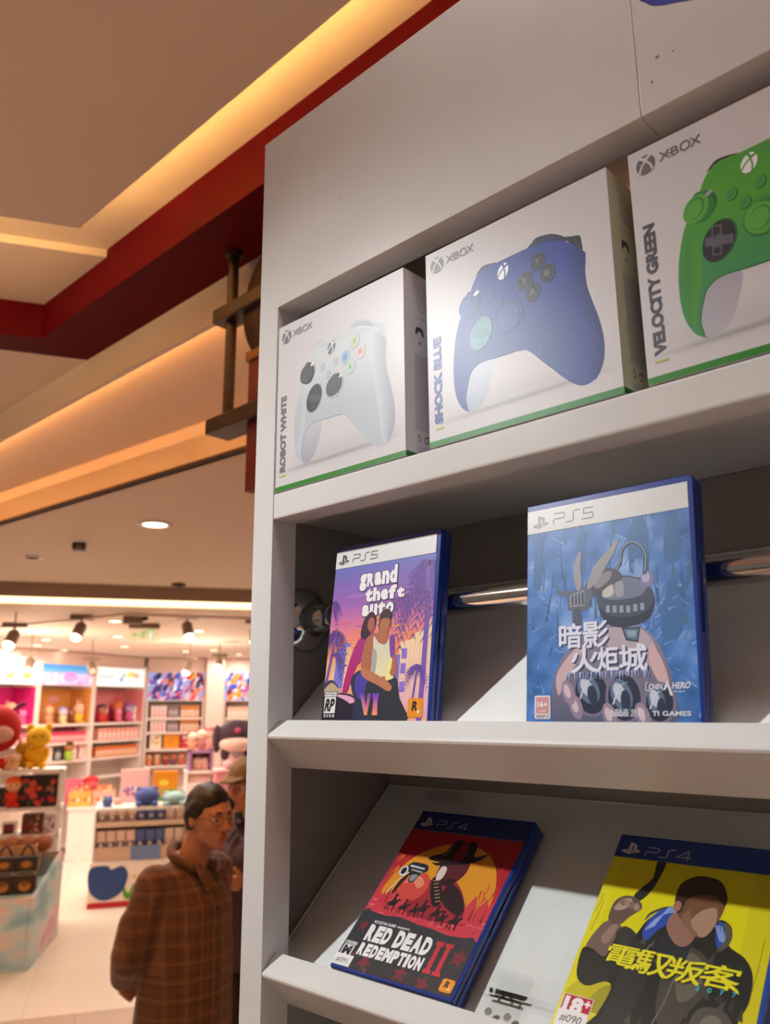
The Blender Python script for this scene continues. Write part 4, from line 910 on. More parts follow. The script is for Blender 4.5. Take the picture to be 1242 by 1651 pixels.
# ------------------------------------------------------------------ shop: frame helpers
def local(o): return o
RZ = A1                                    # things square to the shop front are turned by this angle
def place(a, b, z): return S(a, b, z)
def atz(px, py, z):
    d = pray(px, py); P = CAM + d*((z-CAM.z)/d.z); return (P-G0).dot(E1), (P-G0).dot(EN)
WN3 = E1*wn.x + EN*wn.y; WD3 = E1*wd.x + EN*wd.y; W0 = S(WL0.x, WL0.y)
RZW = math.atan2(WD3.y, WD3.x)
def atw(px, py, off=0.0):
    d = pray(px, py); P = CAM + d*((W0+WN3*off-CAM).dot(WN3)/d.dot(WN3)); return (P-W0).dot(WD3), P.z
def wplace(t, off, z): return W0 + WD3*t + WN3*off + Vector((0, 0, z))
M_shelfw = mat('shop_shelf_white', 'f3e2d8', .5, noise=.03)
M_plainw = mat('shop_white', 'f2ece6', .5, noise=.03)
M_lit = ink('lightbox_print', .4, .3, glow=.55)
M_pr = ink('carton_print', .45, .4)
def colmat(c, rough=.75): return mat('plush_'+c, c, rough, noise=.12, nscale=40)
def cartonmat(c): return mat('carton_'+c, c, .45, noise=.08, nscale=30)

# ------------------------------------------------------------------ toy bays along the slanting wall
tB = [atw(x, 1085)[0] for x in (-26, 65.5, 154.5, 237.5)]
zS0, zS1 = atw(110, 1071)[1], atw(110, 1105)[1]          # light box top and bottom
zN0 = atw(110, 1167)[1]; zN1 = atw(110, 1197)[1]; zN2 = atw(110, 1226)[1]
cols_bay = [('d81f7c', 'magenta'), ('e39a4a', 'orange'), ('ef8f92', 'pink')]
def sign_art(k, w_, h):
    A = Art(); W_, H_ = w_*1000, h*1000; rn = random.Random(40+k); A.clip = (0, 0, W_, H_)
    if k == 0:
        A.grid(0, 0, W_, H_, 2, 2, 'f4f6fa')
        for cx in (.48, .80): A.ell(W_*cx, H_*.42, W_*.09, H_*.2, 'f0df5a'); A.ell(W_*cx, H_*.58, W_*.06, H_*.14, 'f6f2e4'); A.ell(W_*(cx-.03), H_*.74, W_*.02, H_*.05, '6a6258'); A.ell(W_*(cx+.04), H_*.52, W_*.02, H_*.06, 'e0a070')
    elif k == 1:
        A.grid(0, 0, W_, H_, 2, 6, stops((0, 'f2b6e6'), (H_*.5, 'cfc4f2'), (H_*.62, '6fb4ee'), (H_, '3f8fe0')))
        for i in range(26):
            x = rn.uniform(0, W_); A.ell(x, rn.uniform(0, H_*.42), W_*rn.uniform(.03, .07), H_*rn.uniform(.08, .2), rn.choice(['f6d2f0', 'f2b2e0', 'e69ad6', 'fbe6f6', 'dcb6f0']))
        A.ell(W_*.56, H_*.44, W_*.12, H_*.2, 'ec8fd2'); A.ell(W_*.56, H_*.34, W_*.15, H_*.16, 'f29fd8')
    else:
        A.grid(0, 0, W_, H_, 2, 2, 'eefafa'); A.rect(W_*.1, H_*.42, W_*.38, H_*.56, 'c4d2d4')
        for (x, y, c) in ((.56, .6, 'b9cfe8'), (.52, .36, '8fb4e6'), (.66, .62, 'f4e77a'), (.72, .7, 'f2dc4a'), (.78, .62, 'f4b89a'), (.84, .6, 'f0a8a0'), (.7, .3, 'dfe6f0'), (.82, .28, 'e6eaf4'), (.62, .24, 'd2e6ee')): A.ell(W_*x, H_*y, W_*.045, H_*.13, c)
    return A
for k in range(3):
    t0, t1_ = tB[k]+.002, tB[k+1]-.002; w_ = t1_-t0
    nm = cols_bay[k][1]
    B_ = thing('display_bay', ('tall toy shelving bay with a deep magenta niche under a yellow and white light box',
        'tall toy shelving bay with an orange niche under a blue and pink light box',
        'tall toy shelving bay with a pink niche under a plain white light box')[k], 'shelving', wplace(t0, 0, 0), RZW, 'shelving bays along the shop wall')
    th = .03; M_n = mat('niche_'+nm, cols_bay[k][0], .6, noise=.04)
    for x in (0, w_-th): box('side_panel', (x, 0, 0), (x+th, .44, zS0+.02), M_shelfw, B_)
    box('back_board', (th, .40, 0), (w_-th, .41, zN0-.02), M_shelfw, B_)
    bm = bmesh.new(); add_box(bm, (th, .37, zN0), (w_-th, .38, zS1-.03)); add_box(bm, (th, .02, zN0), (th+.006, .37, zS1-.03)); add_box(bm, (w_-th-.006, .02, zN0), (w_-th, .37, zS1-.03))
    link('niche_lining', fin(bm, 'niche_lining'), M_n, B_)
    if k == 2: box('lining_band', (th+.006, .36, zN0), (w_-th-.006, .37, zN0+.22), mat('niche_rose', 'e8497f', .6), B_)
    for z in (zN0, zN1, zN2, zN2-.24, .1):
        box('shelf_board', (th, .01, z-.03), (w_-th, .40, z), M_shelfw, B_)
    lb = box('light_box', (.004, .03, zS1), (w_-.004, .16, zS0), M_plainw, B_)
    sign_art(k, w_-.03, zS0-zS1-.012).make('picture_panel', M_lit, lb, (.015, .0295, zS1+.006))
    box('header', (.0, .06, zS0), (w_, .30, 2.49), M_wall, B_)
    if k == 1:
        A = Art(); A.ell(0, 0, 105, 52, 'e88a86'); A.ell(0, 4, 90, 40, 'f0a79a'); A.rect(-60, -36, 60, -26, 'b9b49a')
        tt, zz = atw(87, 1127, .36); A.make('wall_plaque', M_pr, B_, (tt-t0, .368, zz))
    if k == 0:
        for (px, py, c) in ((12, 1134, 'f2a0c0'), (26, 1125, 'c98fd0')):
            tt, zz = atw(px, py, .36); ball('paper_flower', (tt-t0, .36, zz), (.035, .01, .035), colmat(c), B_, 10)
# toys sitting in the niches
def soft_toy(name, label, group, h, c1, c2, c3, kind=0):
    t = thing(name, label, 'toy', (0, 0, 0), 0, group)
    bm = bmesh.new(); add_ball(bm, (0, 0, h*.275), (h*.22, h*.19, h*.265), 12); add_ball(bm, (-h*.12, -h*.14, h*.07), (h*.1, h*.13, h*.07), 8); add_ball(bm, (h*.12, -h*.14, h*.07), (h*.1, h*.13, h*.07), 8)
    link('body', fin(bm, 'body', 80), colmat(c1), t)
    bm = bmesh.new(); add_ball(bm, (0, -.02*h, h*.68), (h*.27, h*.23, h*.24), 14)
    link('head', fin(bm, 'head', 80), colmat(c2), t)
    for s_ in (-1, 1):
        if kind == 0: ball('ear', (s_*h*.19, 0, h*.88), (h*.09, h*.06, h*.1), colmat(c3), t, 8)
        elif kind == 1: ball('ear', (s_*h*.12, 0, h*.96), (h*.06, h*.05, h*.16), colmat(c3), t, 8)
        ball('arm', (s_*h*.19, -h*.06, h*.33), (h*.065, h*.09, h*.14), colmat(c1), t, 8)
        ball('eye', (s_*h*.09, -h*.235, h*.70), h*.025, mat('toy_eye', '1c1512', .2), t, 6)
    if kind == 2: ball('cap', (0, 0, h*.80), (h*.28, h*.24, h*.17), colmat(c3), t, 12)
    return t
def put(t, loc, rz): t.location = Vector(loc)+Vector((0, 0, .0016)); t.rotation_euler = (0, 0, rz); return t
ordn = ['leftmost', 'second from left', 'third from left', 'fourth from left', 'fifth from left', 'sixth from left', 'seventh from left', 'eighth from left']
niche_toys = [
 (0, 'magenta niche', [(8, 22, 'f0a0b0', 'f6d0c0', 'f0c8b0', 'pink and cream', 0), (22, 30, 'f4c4a8', 'f0b490', 'f0b490', 'peach', 2), (44, 20, 'e85a96', 'f07aa8', 'f07aa8', 'rose pink', 0)]),
 (1, 'orange niche', [(73, 26, 'e8a07a', 'f0b890', 'e87a5a', 'salmon', 1), (83, 18, 'f4e0a8', 'f6e8c4', 'f0d48a', 'cream yellow', 0), (96, 24, 'f0d8a0', 'e6dcf0', 'b9a6dc', 'white and lilac', 2), (109, 22, 'e0a0c4', 'd6aee0', 'c890d6', 'lilac pink', 0), (122, 38, 'f0c440', 'eec0a0', 'e89a8a', 'yellow dressed', 1), (135, 22, 'b8743a', 'e8a890', 'b07040', 'brown', 0), (144, 26, 'a8682e', 'f0a898', '8c5424', 'dark brown', 2)]),
 (2, 'pink niche', [(159, 28, 'd8402e', 'c87a60', '5a3a4a', 'dark capped red', 2), (173, 26, 'e8502c', 'f4e6d8', 'f0d8b0', 'white headed orange', 0), (186, 22, 'e87a9a', 'f090a8', 'e86a90', 'pink', 0), (195, 34, 'ec5a30', 'e8804a', 'd83a2a', 'orange red', 1), (203, 30, 'd85a90', 'b8a0c8', '9a5a9a', 'purple headed', 2), (211, 26, 'f08aa0', 'f4a8a8', 'f07a8a', 'coral pink', 1), (220, 26, 'f4e4da', 'f2d8cc', 'c8e0d0', 'off white', 0)])]
for k, nm, L in niche_toys:
    for i, (px, hpx, c1, c2, c3, cn, kd) in enumerate(L):
        tt, _ = atw(px, 1166, .16); h = hpx*.0092
        if px == 122: h *= .8
        t = soft_toy('soft_toy', f'small {cn} soft toy, {ordn[i]} in the {nm}', 'soft toys in the shelf niches', h, c1, c2, c3, kd)
        tt = min(max(tt, tB[k]+.05+.3*h), tB[k+1]-.05-.3*h); put(t, wplace(tt, .12+.12*(i % 2), zN0), RZW)
# rows of small cartons
def carton(name, label, cat_, group, w_, d, h, c1, c2, art=None):
    t = thing(name, label, cat_, (0, 0, 0), 0, group)
    box('carton', (-w_/2, 0, 0), (w_/2, d, h), cartonmat(c1), t, .002)
    A = Art(); A.rect(-w_*440, h*120, w_*440, h*620, c2); A.ell(0, h*400, w_*260, h*190, 'fbeee6'); A.ell(0, h*360, w_*170, h*120, c1)
    A.make('printed_label', M_pr, t, (0, -.0004, 0)); return t
def row(proto, pts, rz):
    for i, p in enumerate(pts):
        c = proto if i == 0 else copy_tree(proto); put(c, p, rz)
def wrow(label, group, z, x0, x1, n, hpx, c1, c2, off=.06, name='toy_carton', cat_='carton'):
    ta, tb_ = atw(x0, 1190, off)[0], atw(x1, 1190, off)[0]; w_ = (tb_-ta)/n
    p = carton(name, label, cat_, group, w_*.86, .10, hpx*.0092, c1, c2)
    row(p, [wplace(ta+w_*(i+.5), off, z) for i in range(n)], RZW)
wrow('slim red and pink carton in the row below the orange niche', 'red cartons below the orange niche', zN1, 76, 141, 11, 14, 'e8506a', 'f6c8c8')
wrow('low plum pink carton lying at the back below the orange niche', 'plum cartons below the orange niche', zN1, 80, 138, 5, 21, 'c8608a', 'e6a0b8', .24)
wrow('pale pink carton in the row below the pink niche', 'pale pink cartons below the pink niche', zN1+.0, 158, 222, 9, 17, 'f4a898', 'fbe0d6')
wrow('orange carton with white band in the second row below the pink niche', 'orange cartons below the pink niche', zN2, 156, 222, 13, 15, 'e87c3c', 'f8d8b0')
wrow('pale blue flat carton stacked behind the orange carton row', 'pale blue cartons below the pink niche', zN2, 157, 221, 6, 19, 'bcdcea', 'eef6f8', .20)
wrow('rosy carton in the low row below the magenta niche', 'rosy cartons below the magenta niche', zN1, 0, 60, 8, 14, 'f07a9a', 'f8d0dc')
for (px, wpx, hpx, c1, c2, lab) in ((80, 9, 24, 'f6d8cc', 'fbeee6', 'cream upright carton on the low shelf of the orange bay'), (93, 11, 22, '5a5a60', 'b8bcc0', 'dark grey carton with pale front on the low shelf'), (118, 12, 26, 'f4c4bc', 'f8e0d8', 'tall pale rose carton on the low shelf of the orange bay'), (132, 13, 26, 'f0bcb4', 'fae8e0', 'wide pale rose carton at the right end of the low shelf')):
    tt, _ = atw(px, 1225, .08); p = carton('toy_carton', lab, 'carton', 'cartons on the low shelf of the orange bay', wpx*.0088, .1, hpx*.0072, c1, c2); put(p, wplace(tt, .08, zN2), RZW)
tt, _ = atw(106, 1226, .05)
put(soft_toy('soft_toy', 'small green dressed toy with brown head on the low shelf of the orange bay', 'soft toys in the shelf niches', .24, 'a8c83a', 'b87a4a', '4a3020', 2), wplace(tt, .02, zN2), RZW)

# ------------------------------------------------------------------ poster bays on the far wall
BW = 12.55
def bplace(a, off, z): return S(a, BW+off, z)
def poster_art(w_, h, seed, pal):
    A = Art(); W_, H_ = w_*1000, h*1000; rn = random.Random(seed); A.clip = (0, 0, W_, H_)
    A.grid(0, 0, W_, H_, 2, 2, pal[0])
    for i in range(170):
        x, y = rn.uniform(0, W_), rn.uniform(0, H_); f = x/W_
        c = rn.choice(pal[1] if rn.random() > f else pal[2])
        s_ = rn.uniform(.03, .10)*W_
        A.poly([(x, y), (x+s_*rn.uniform(.4, 1.2), y+s_*rn.uniform(.2, 1.4)), (x+s_*rn.uniform(.2, 1), y-s_*rn.uniform(.2, 1)), (x-s_*.3, y-s_*.4)], c, 3)
    A.clip = None; return A
PAL1 = ('8a90c8', ['e4e6f4', '2a3aa8', '8a98dc', '3a2470', 'b8bce0', '161c50', 'c04a78', '4a58b8'], ['c01824', 'e06a14', 'e09a20', '24101a', 'a01030', 'e0a8a8', '5a2a90', '2a1018'])
PAL2 = ('8a94c8', ['e08a18', 'c8401c', '1c4ab8', 'c8cce4', '2a2a4a'], ['e4e8f4', '1c30b0', '8aa4e0', 'c04a90', '16163c'])
def poster_bay(x0, x1, lab, seed, pal):
    a0, _ = at(x0, 1100, BW); a1, _ = at(x1, 1100, BW); w_ = a1-a0
    z1 = at((x0+x1)/2, 1083, BW)[1]; z0 = at((x0+x1)/2, 1130, BW)[1]
    B_ = thing('display_bay', lab, 'shelving', bplace(a0, 0, 0), RZ, 'shelving bays along the shop wall')
    box('back_board', (0, .36, 0), (w_, .38, z1), M_wall, B_)
    for x in (0, w_-.025): box('side_panel', (x, .0, 0), (x+.025, .36, z0), M_shelfw, B_)
    lb = box('light_box', (.0, .02, z0), (w_, .12, z1), M_plainw, B_)
    poster_art(w_-.02, z1-z0-.02, seed, pal).make('picture_panel', M_lit, lb, (.01, .0195, z0+.01))
    box('header', (0, .1, z1), (w_, .3, 2.49), M_wall, B_)
    zs = [at((x0+x1)/2, y, BW)[1] for y in (1157, 1180, 1207, 1234)]
    for z in zs + [zs[-1]-.3, .1]: box('shelf_board', (.02, .0, z-.03), (w_-.02, .36, z), M_shelfw, B_)
    return a0, w_, zs
pa, pw, pz = poster_bay(238, 331, 'shelving bay under a wide white, purple and red poster', 5, PAL1)
qa, qw, qz = poster_bay(362, 452, 'shelving bay under a blue and white poster, right of the pillar', 9, PAL2)
def brow(label, group, z, x0, x1, n, hpx, c1, c2, off=.05, name='book', cat_='book'):
    a0, _ = at(x0, 1170, BW+off); a1, _ = at(x1, 1170, BW+off); w_ = (a1-a0)/n
    p = carton(name, label, cat_, group, w_*.9, .16, hpx*.0099, c1, c2)
    row(p, [bplace(a0+w_*(i+.5), off, z) for i in range(n)], RZ)
for r_, z in enumerate(pz[:2]):
    wd_ = ('upper', 'lower')[r_]
    brow(f'white and rose pack on the {wd_} shelf under the wide poster', f'rose packs, {wd_} shelf under the poster', z, 242, 268, 4, 17, 'f2d8d4', 'f0b0b0', name='toy_pack', cat_='pack')
    brow(f'mauve grey book on the {wd_} shelf under the wide poster', f'mauve books, {wd_} shelf under the poster', z, 270, 287, 4, 17, '8a7078', 'b09aa0')
    brow(f'orange pack on the {wd_} shelf under the wide poster', f'orange packs, {wd_} shelf under the poster', z, 290, 320, 5, 17, 'd8843a', 'f4dcc0', name='toy_pack', cat_='pack')
def picbox(name, label, cat_, group, loc, rz, w_, d, h, c, fn):
    t = thing(name, label, cat_, loc, rz, group); box('carton', (0, 0, 0), (w_, d, h), cartonmat(c), t, .003)
    A = Art(); A.clip = (0, 0, w_*1000, h*1000); fn(A, w_*1000, h*1000); A.clip = None; A.make('printed_front', M_pr, t, (0, -.0006, 0)); return t
def blobs(bg, cols, seed, n=14):
    def f(A, w_, h):
        rn = random.Random(seed); A.grid(2, 2, w_-2, h-2, 1, 1, bg)
        for i in range(n):
            x, y = rn.uniform(.1, .9)*w_, rn.uniform(.1, .85)*h; A.ell(x, y, rn.uniform(.04, .12)*w_, rn.uniform(.06, .16)*h, rn.choice(cols), rn.uniform(0, 180))
    return f
for (x0, x1, c, cols, lab) in ((242, 262, 'f0e0c8', ['e8b050', 'f4f0e8', 'c89060'], 'cream and yellow picture box on the third shelf under the wide poster'), (264, 291, 'ec9416', ['e8880c', 'f0a030'], 'plain orange picture box on the third shelf under the wide poster'), (292, 313, 'd02a3a', ['f0d8d0', 'e8e0dc', 'c01a2a'], 'red and white picture box on the third shelf under the wide poster')):
    a0, _ = at(x0, 1190, BW+.05); a1, _ = at(x1, 1190, BW+.05)
    picbox('picture_box', lab, 'box', 'picture boxes under the wide poster', bplace(a0, .05, pz[2]+.0016), RZ, a1-a0-.012, .12, .198, c, blobs(c, cols, 3))
for i, (px, c1, c2, c3, cn) in enumerate(((240, 'e8884a', 'f0b080', 'c86a3a', 'orange'), (253, 'e8a080', 'f4c8b0', 'e07a5a', 'peach'), (267, 'a83a3a', 'e8884a', '8a2a3a', 'dark red'), (280, '8a4a6a', 'd87a5a', '7a3a5a', 'plum'), (292, 'd86a3a', 'e89a6a', 'b84a2a', 'rust'))):
    a0, _ = at(px, 1232, BW+.1); put(soft_toy('soft_toy', f'{cn} soft toy, {ordn[i]} on the low shelf under the wide poster', 'soft toys under the wide poster', .165, c1, c2, c3, i % 3), bplace(a0, .1, pz[3]), RZ)
brow('cream and orange pack on the shelf under the blue poster', 'packs under the blue poster', qz[0]+.0, 366, 400, 5, 16, 'f0c8a8', 'f4e4d8', name='toy_pack', cat_='pack')
# pillar between the poster bays
a0, _ = at(333, 1110, 12.45); a1, _ = at(361, 1110, 12.45)
o = box('trim_10', (0, 0, 0), (a1-a0, .5, 2.5), M_wall, None, 0, S(a0, 12.45)); o.rotation_euler = (0, 0, RZ); struct(o)

# ------------------------------------------------------------------ pastel counter on the left with its wares
def cloud_mat():
    m = mat('pastel_clouds', 'cfd6dc', .45); nt = m.node_tree; b = nt.nodes['Principled BSDF']
    n = nt.nodes.new('ShaderNodeTexNoise'); n.inputs['Scale'].default_value = 2.0; n.inputs['Detail'].default_value = 3; n.inputs['Distortion'].default_value = .2
    tc = nt.nodes.new('ShaderNodeTexCoord'); mp = nt.nodes.new('ShaderNodeMapping'); mp.inputs['Scale'].default_value = (1, 1, 2.2)
    r = nt.nodes.new('ShaderNodeValToRGB'); e = r.color_ramp.elements; e[0].position = .36; e[0].color = lin('86aeba')+(1,); e[1].position = .66; e[1].color = lin('cf94a8')+(1,)
    q = e.new(.47); q.color = lin('b4ccce')+(1,); q = e.new(.56); q.color = lin('dcc4b8')+(1,)
    nt.links.new(tc.outputs['Object'], mp.inputs[0]); nt.links.new(mp.outputs[0], n.inputs['Vector']); nt.links.new(n.outputs['Fac'], r.inputs[0]); nt.links.new(r.outputs[0], b.inputs['Base Color']); return m
M_cloud = cloud_mat()
bF, aR = 6.63, -.525
ct = thing('pastel_counter', 'low display counter painted with pastel blue and pink clouds at the left edge', 'counter', S(aR, bF), RZ)
zt_ = at(45, 1448, bF)[1]; zr = at(100, 1372, 7.5)[1]; aB = .12
def skew(u, v, d): return (d+(u*aB/.87 if u > 0 else 0), u, v)
prism('counter_body', [(0, 0), (0, zt_), (.87, zt_), (.87, 0)], skew, -1.3, -.03, M_cloud, ct, .004)
prism('side_panel', [(0, 0), (0, zt_), (.10, zt_+.02), (.87, zr), (.87, 0)], skew, -.0295, 0, M_cloud, ct, .003)
prism('back_panel', [(.872, 0), (.872, zr), (.89, zr), (.89, 0)], skew, -1.3, 0, M_cloud, ct)
crt = thing('wooden_crate', 'tan wooden crate standing on the pastel counter behind the dark bags', 'crate', S(aR-.045, bF+.42, zt_+.0016), RZ)
zc1 = at(60, 1363, bF+.42)[1]-zt_
M_crate = mat('crate_wood', 'b98556', .6, noise=.2, nscale=14)
for nm_, lo, hi in (('front_board', (-.62, 0, .03), (0, .02, zc1)), ('side_board', (-.02, .02, .03), (0, .42, zc1)), ('back_board', (-.62, .40, .03), (-.02, .42, zc1)), ('floor_board', (-.62, .02, zc1-.10), (-.02, .40, zc1-.08)), ('foot_rail', (-.6, .02, 0), (-.02, .05, .03)), ('foot_rail', (-.6, .37, 0), (-.02, .40, .03))): box(nm_, lo, hi, M_crate, crt, .003)
for i, (px, lab) in enumerate(((19, 'brown furry cushion, left one lying in the wooden crate'), (45, 'brown furry cushion, middle one lying in the wooden crate'), (71, 'brown furry cushion, right one lying in the wooden crate'))):
    a0, _ = at(px, 1352, bF+.62)
    o = ball('fur_cushion', (0, 0, 0), (.066, .14, .06), mat('brown_fur', '8a4a22', .9, noise=.4, nscale=60), None, 16); o.location = S(a0, bF+.63, zt_+zc1-.016); o.rotation_euler = (0, 0, RZ); tag(o, lab, 'cushion', 'cushions in the wooden crate')
M_bag = mat('dark_bag', '1d120c', .4, noise=.3)
for i, (px, lab) in enumerate(((3, 'dark brown gift bag with gold panel, left of the pair on the counter'), (39, 'dark brown gift bag with gold panel, right of the pair on the counter'))):
    a0, z0_ = at(px, 1444, bF+.14)
    b_ = thing('gift_bag', lab, 'bag', S(a0, bF+.14, zt_+.002), RZ, 'gift bags on the pastel counter')
    box('bag_body', (-.08, 0, 0), (.07, .10, .25), M_bag, b_, .006)
    A = Art(); A.rect(-76, 12, 66, 116, '3a2412'); A.ell(-4, 52, 40, 34, 'b87a2a'); A.ell(-4, 70, 26, 20, '7a4a1a'); A.rect(-76, 124, 66, 150, '8a8478'); A.rect(-66, 130, 50, 144, '2a1a10'); A.ell(-6, 196, 60, 30, '4a2c14'); A.ell(-4, 198, 34, 22, 'a06a24')
    A.make('printed_panel', M_pr, b_, (0, -.001, 0))
    tube('handle', [(-.05+.09*j/8, .05, .25+.07*math.sin(math.pi*j/8)) for j in range(9)], .008, M_bag, b_, 8)
# rack with boxed figures behind
bR = 7.62
rk = thing('display_rack', 'white display rack with dark boxed figures behind the pastel counter', 'rack', S(at(103, 1240, bR)[0], bR), RZ)
zk = [at(60, y, bR)[1] for y in (1241, 1302, 1346)]
for z in zk: box('shelf_board', (-1.2, 0, z-.025), (0, .38, z), M_plainw, rk)
for x in (-.03, -1.2):
    for y in (0, .35): box('post', (x, y, 0), (x+.03, y+.03, zk[0]), M_plainw, rk)
box('base_panel', (-1.2, .02, .05), (0, .36, zk[2]-.03), M_plainw, rk)
darks = ['7a1420', 'b02030', '3a4a38', '20201f', '8a5a50', '54604e', 'c84a3a']
def rbox(x0, x1, z, h, off, lab, c, cols, seed, group='boxed figures on the rack'):
    a0, _ = at(x0, 1270, bR+off); a1, _ = at(x1, 1270, bR+off)
    return picbox('figure_box', lab, 'box', group, S(a0, bR+off, z+.0016), RZ, a1-a0, .16, h, c, blobs(c, cols, seed, 22))
rbox(30, 93, zk[1], zk[0]-zk[1]-.05, .03, 'large dark picture box with red and green figures on the white rack', '1c1210', darks, 12)
rbox(-26, 24, zk[1], .15, .19, 'low dark carton at the left end of the white rack', '2a1c2a', ['4a2a3a', '1c1c2c', '6a4a2a'], 13)
rbox(40, 74, zk[2], zk[1]-zk[2]-.06, .05, 'brown picture box in the middle of the rack lower shelf', '5a3a34', ['8a5a4a', 'c8a090', '7a2a2a', '3a2a2a'], 14)
rbox(75, 94, zk[2], zk[1]-zk[2]-.08, .06, 'pale lilac picture box at the right of the rack lower shelf', 'c8b4b8', ['e8d8d8', '8a7a9a', 'f0e0d8'], 15)
a0, _ = at(14, 1320, bR-.12)
put(soft_toy('soft_toy', 'orange haired toy in red at the left edge in front of the rack', 'soft toys by the rack', .26, 'd8341c', 'f0b080', 'f0641c', 2), S(a0, bR+.07, zk[1]), RZ)
a0, z0_ = at(-6, 1338, bR-.3); a1, z1_ = at(22, 1313, bR-.3)
pf = thing('photo_frame', 'small white framed dark picture at the left edge by the brown cushions', 'frame', S(a0, bR+.02, zk[2]+.0016), RZ)
box('frame', (0, 0, 0), (a1-a0, .03, z1_-z0_), M_plainw, pf, .004); A = Art(); A.rect(14, 14, (a1-a0)*1000-22, (z1_-z0_)*1000-20, '3a2028'); A.rect(30, 40, 90, 70, '9a2a3a'); A.make('picture', M_pr, pf, (0, -.001, 0))
# plush on top of the rack
ztop = zk[0]
a0, _ = at(-2, 1175, bR+.14)
rp = thing('round_plush', 'big round red plush with a pale patch at the left edge above the rack', 'plush', S(a0-.02, bR+.16, ztop+.0016), RZ)
zr_ = at(0, 1176, bR+.14)[1]-ztop
ball('plush_body', (0, 0, zr_), (.20, .13, .20), colmat('b80a10'), rp, 24)
ball('pale_patch', (.035, -.075, zr_-.035), (.115, .075, .085), colmat('d8a898'), rp, 18)
for s_ in (-1, 1): ball('foot', (s_*.1, -.05, .05), (.09, .09, .05), colmat('c8140c'), rp, 12)
tube('stem', [(.12, 0, zr_+.16), (.17, 0, zr_+.20), (.21, 0, zr_+.215)], .014, colmat('2a1410'), rp, 8)
lathe('stand', [(.02, 0), (.02, zr_-.15)], M_plainw, rp, 12)
a0, _ = at(58, 1236, bR+.1)
yp = soft_toy('large_plush', 'large plain yellow soft toy standing on the white rack', None, .38, 'f2b60a', 'f6c414', 'f0b808', 0); put(yp, S(a0, bR+.15, ztop), RZ); yp['category'] = 'plush'
a0, _ = at(31, 1236, bR+.03)
put(soft_toy('soft_toy', 'olive gold toy with white badge between the red plush and yellow toy', 'soft toys by the rack', .24, 'c8a01a', 'bf9a20', 'f0b080', 1), S(a0, bR+.20, ztop), RZ)
for i, (px, c) in enumerate(((12, 'f0b088'), (24, 'f4c8a0'))):
    a0, _ = at(px, 1236, bR-.0); put(soft_toy('soft_toy', ('small peach toy, left of two at the foot of the yellow toy', 'small cream toy, right of two at the foot of the yellow toy')[i], 'soft toys by the rack', .13, c, c, 'f8e0d0', 0), S(a0, bR+.045, ztop), RZ)
# white counter with orange bins
bC = 10.95
a0, _ = at(104, 1388, bC); zC_ = at(125, 1302, bC)[1]
wc = thing('white_counter', 'plain white counter carrying the orange bins in the middle of the shop', 'counter', S(a0, bC), RZ)
box('counter_body', (0, 0, 0), (1.3, .5, zC_-.03), M_plainw, wc, .004); box('counter_top', (-.02, -.02, zC_-.03), (1.32, .52, zC_), M_plainw, wc, .004)
for i, (x0, x1, c, lab) in enumerate(((109, 146, 'f0b458', 'yellow bin of small toys at the left on the white counter'), (148, 184, 'f4b09c', 'pale coral bin of small toys at the right on the white counter'))):
    a1, _ = at(x0, 1300, bC); a2, _ = at(x1, 1300, bC); w_ = a2-a1
    bn = thing('toy_bin', lab, 'bin', S(a1, bC+.05, zC_+.0016), RZ, 'bins on the white counter')
    Mb = mat('bin_'+c, c, .5, noise=.1)
    for nm_, lo, hi in (('front_panel', (0, 0, 0), (w_, .012, .17)), ('back_panel', (0, .30, 0), (w_, .312, .17)), ('side_panel', (0, .012, 0), (.012, .30, .17)), ('side_panel', (w_-.012, .012, 0), (w_, .30, .17))): box(nm_, lo, hi, Mb, bn)
    A = Art()
    for j in range(6): A.ell((j+.5)*w_*1000/6, 80, 18, 26, ['e89a3a', 'e86a5a', 'f8e0b0'][j % 3])
    A.make('printed_strip', M_pr, bn, (0, -.001, 0))
    rn = random.Random(i)
    for j in range(9):
        o = ball('toy_ball', (0, 0, 0), rn.uniform(.030, .036), colmat(rn.choice(['f08a5a', 'f4a070', 'e8704a', 'f6b890'])), None, 10); o.location = S(a1+.07+(w_-.14)*(j % 3)/2, bC+.12+.08*(j//3), zC_+.155+.02*(j//3)); o.rotation_euler = (0, 0, RZ)
        tag(o, ('small coral ball heaped in the yellow bin on the white counter', 'small coral ball heaped in the pale coral bin on the white counter')[i], 'ball', ('balls in the yellow bin', 'balls in the coral bin')[i])
a1, _ = at(136, 1275, bC)
put(soft_toy('soft_toy', 'red dressed toy standing behind the yellow bin on the white counter', None, .34, 'c83030', 'e86a6a', 'd02a2a', 2), S(a1+.06, bC+.42, zC_), RZ)
a1, _ = at(118, 1262, bC)
picbox('picture_box', 'rose pink picture box behind the yellow bin on the white counter', 'box', None, S(a1-.12, bC+.40, zC_+.0016), RZ, .22, .08, .30, 'e8708a', blobs('e8708a', ['f4a0b0', 'f8d8e0', 'd04a70'], 2))

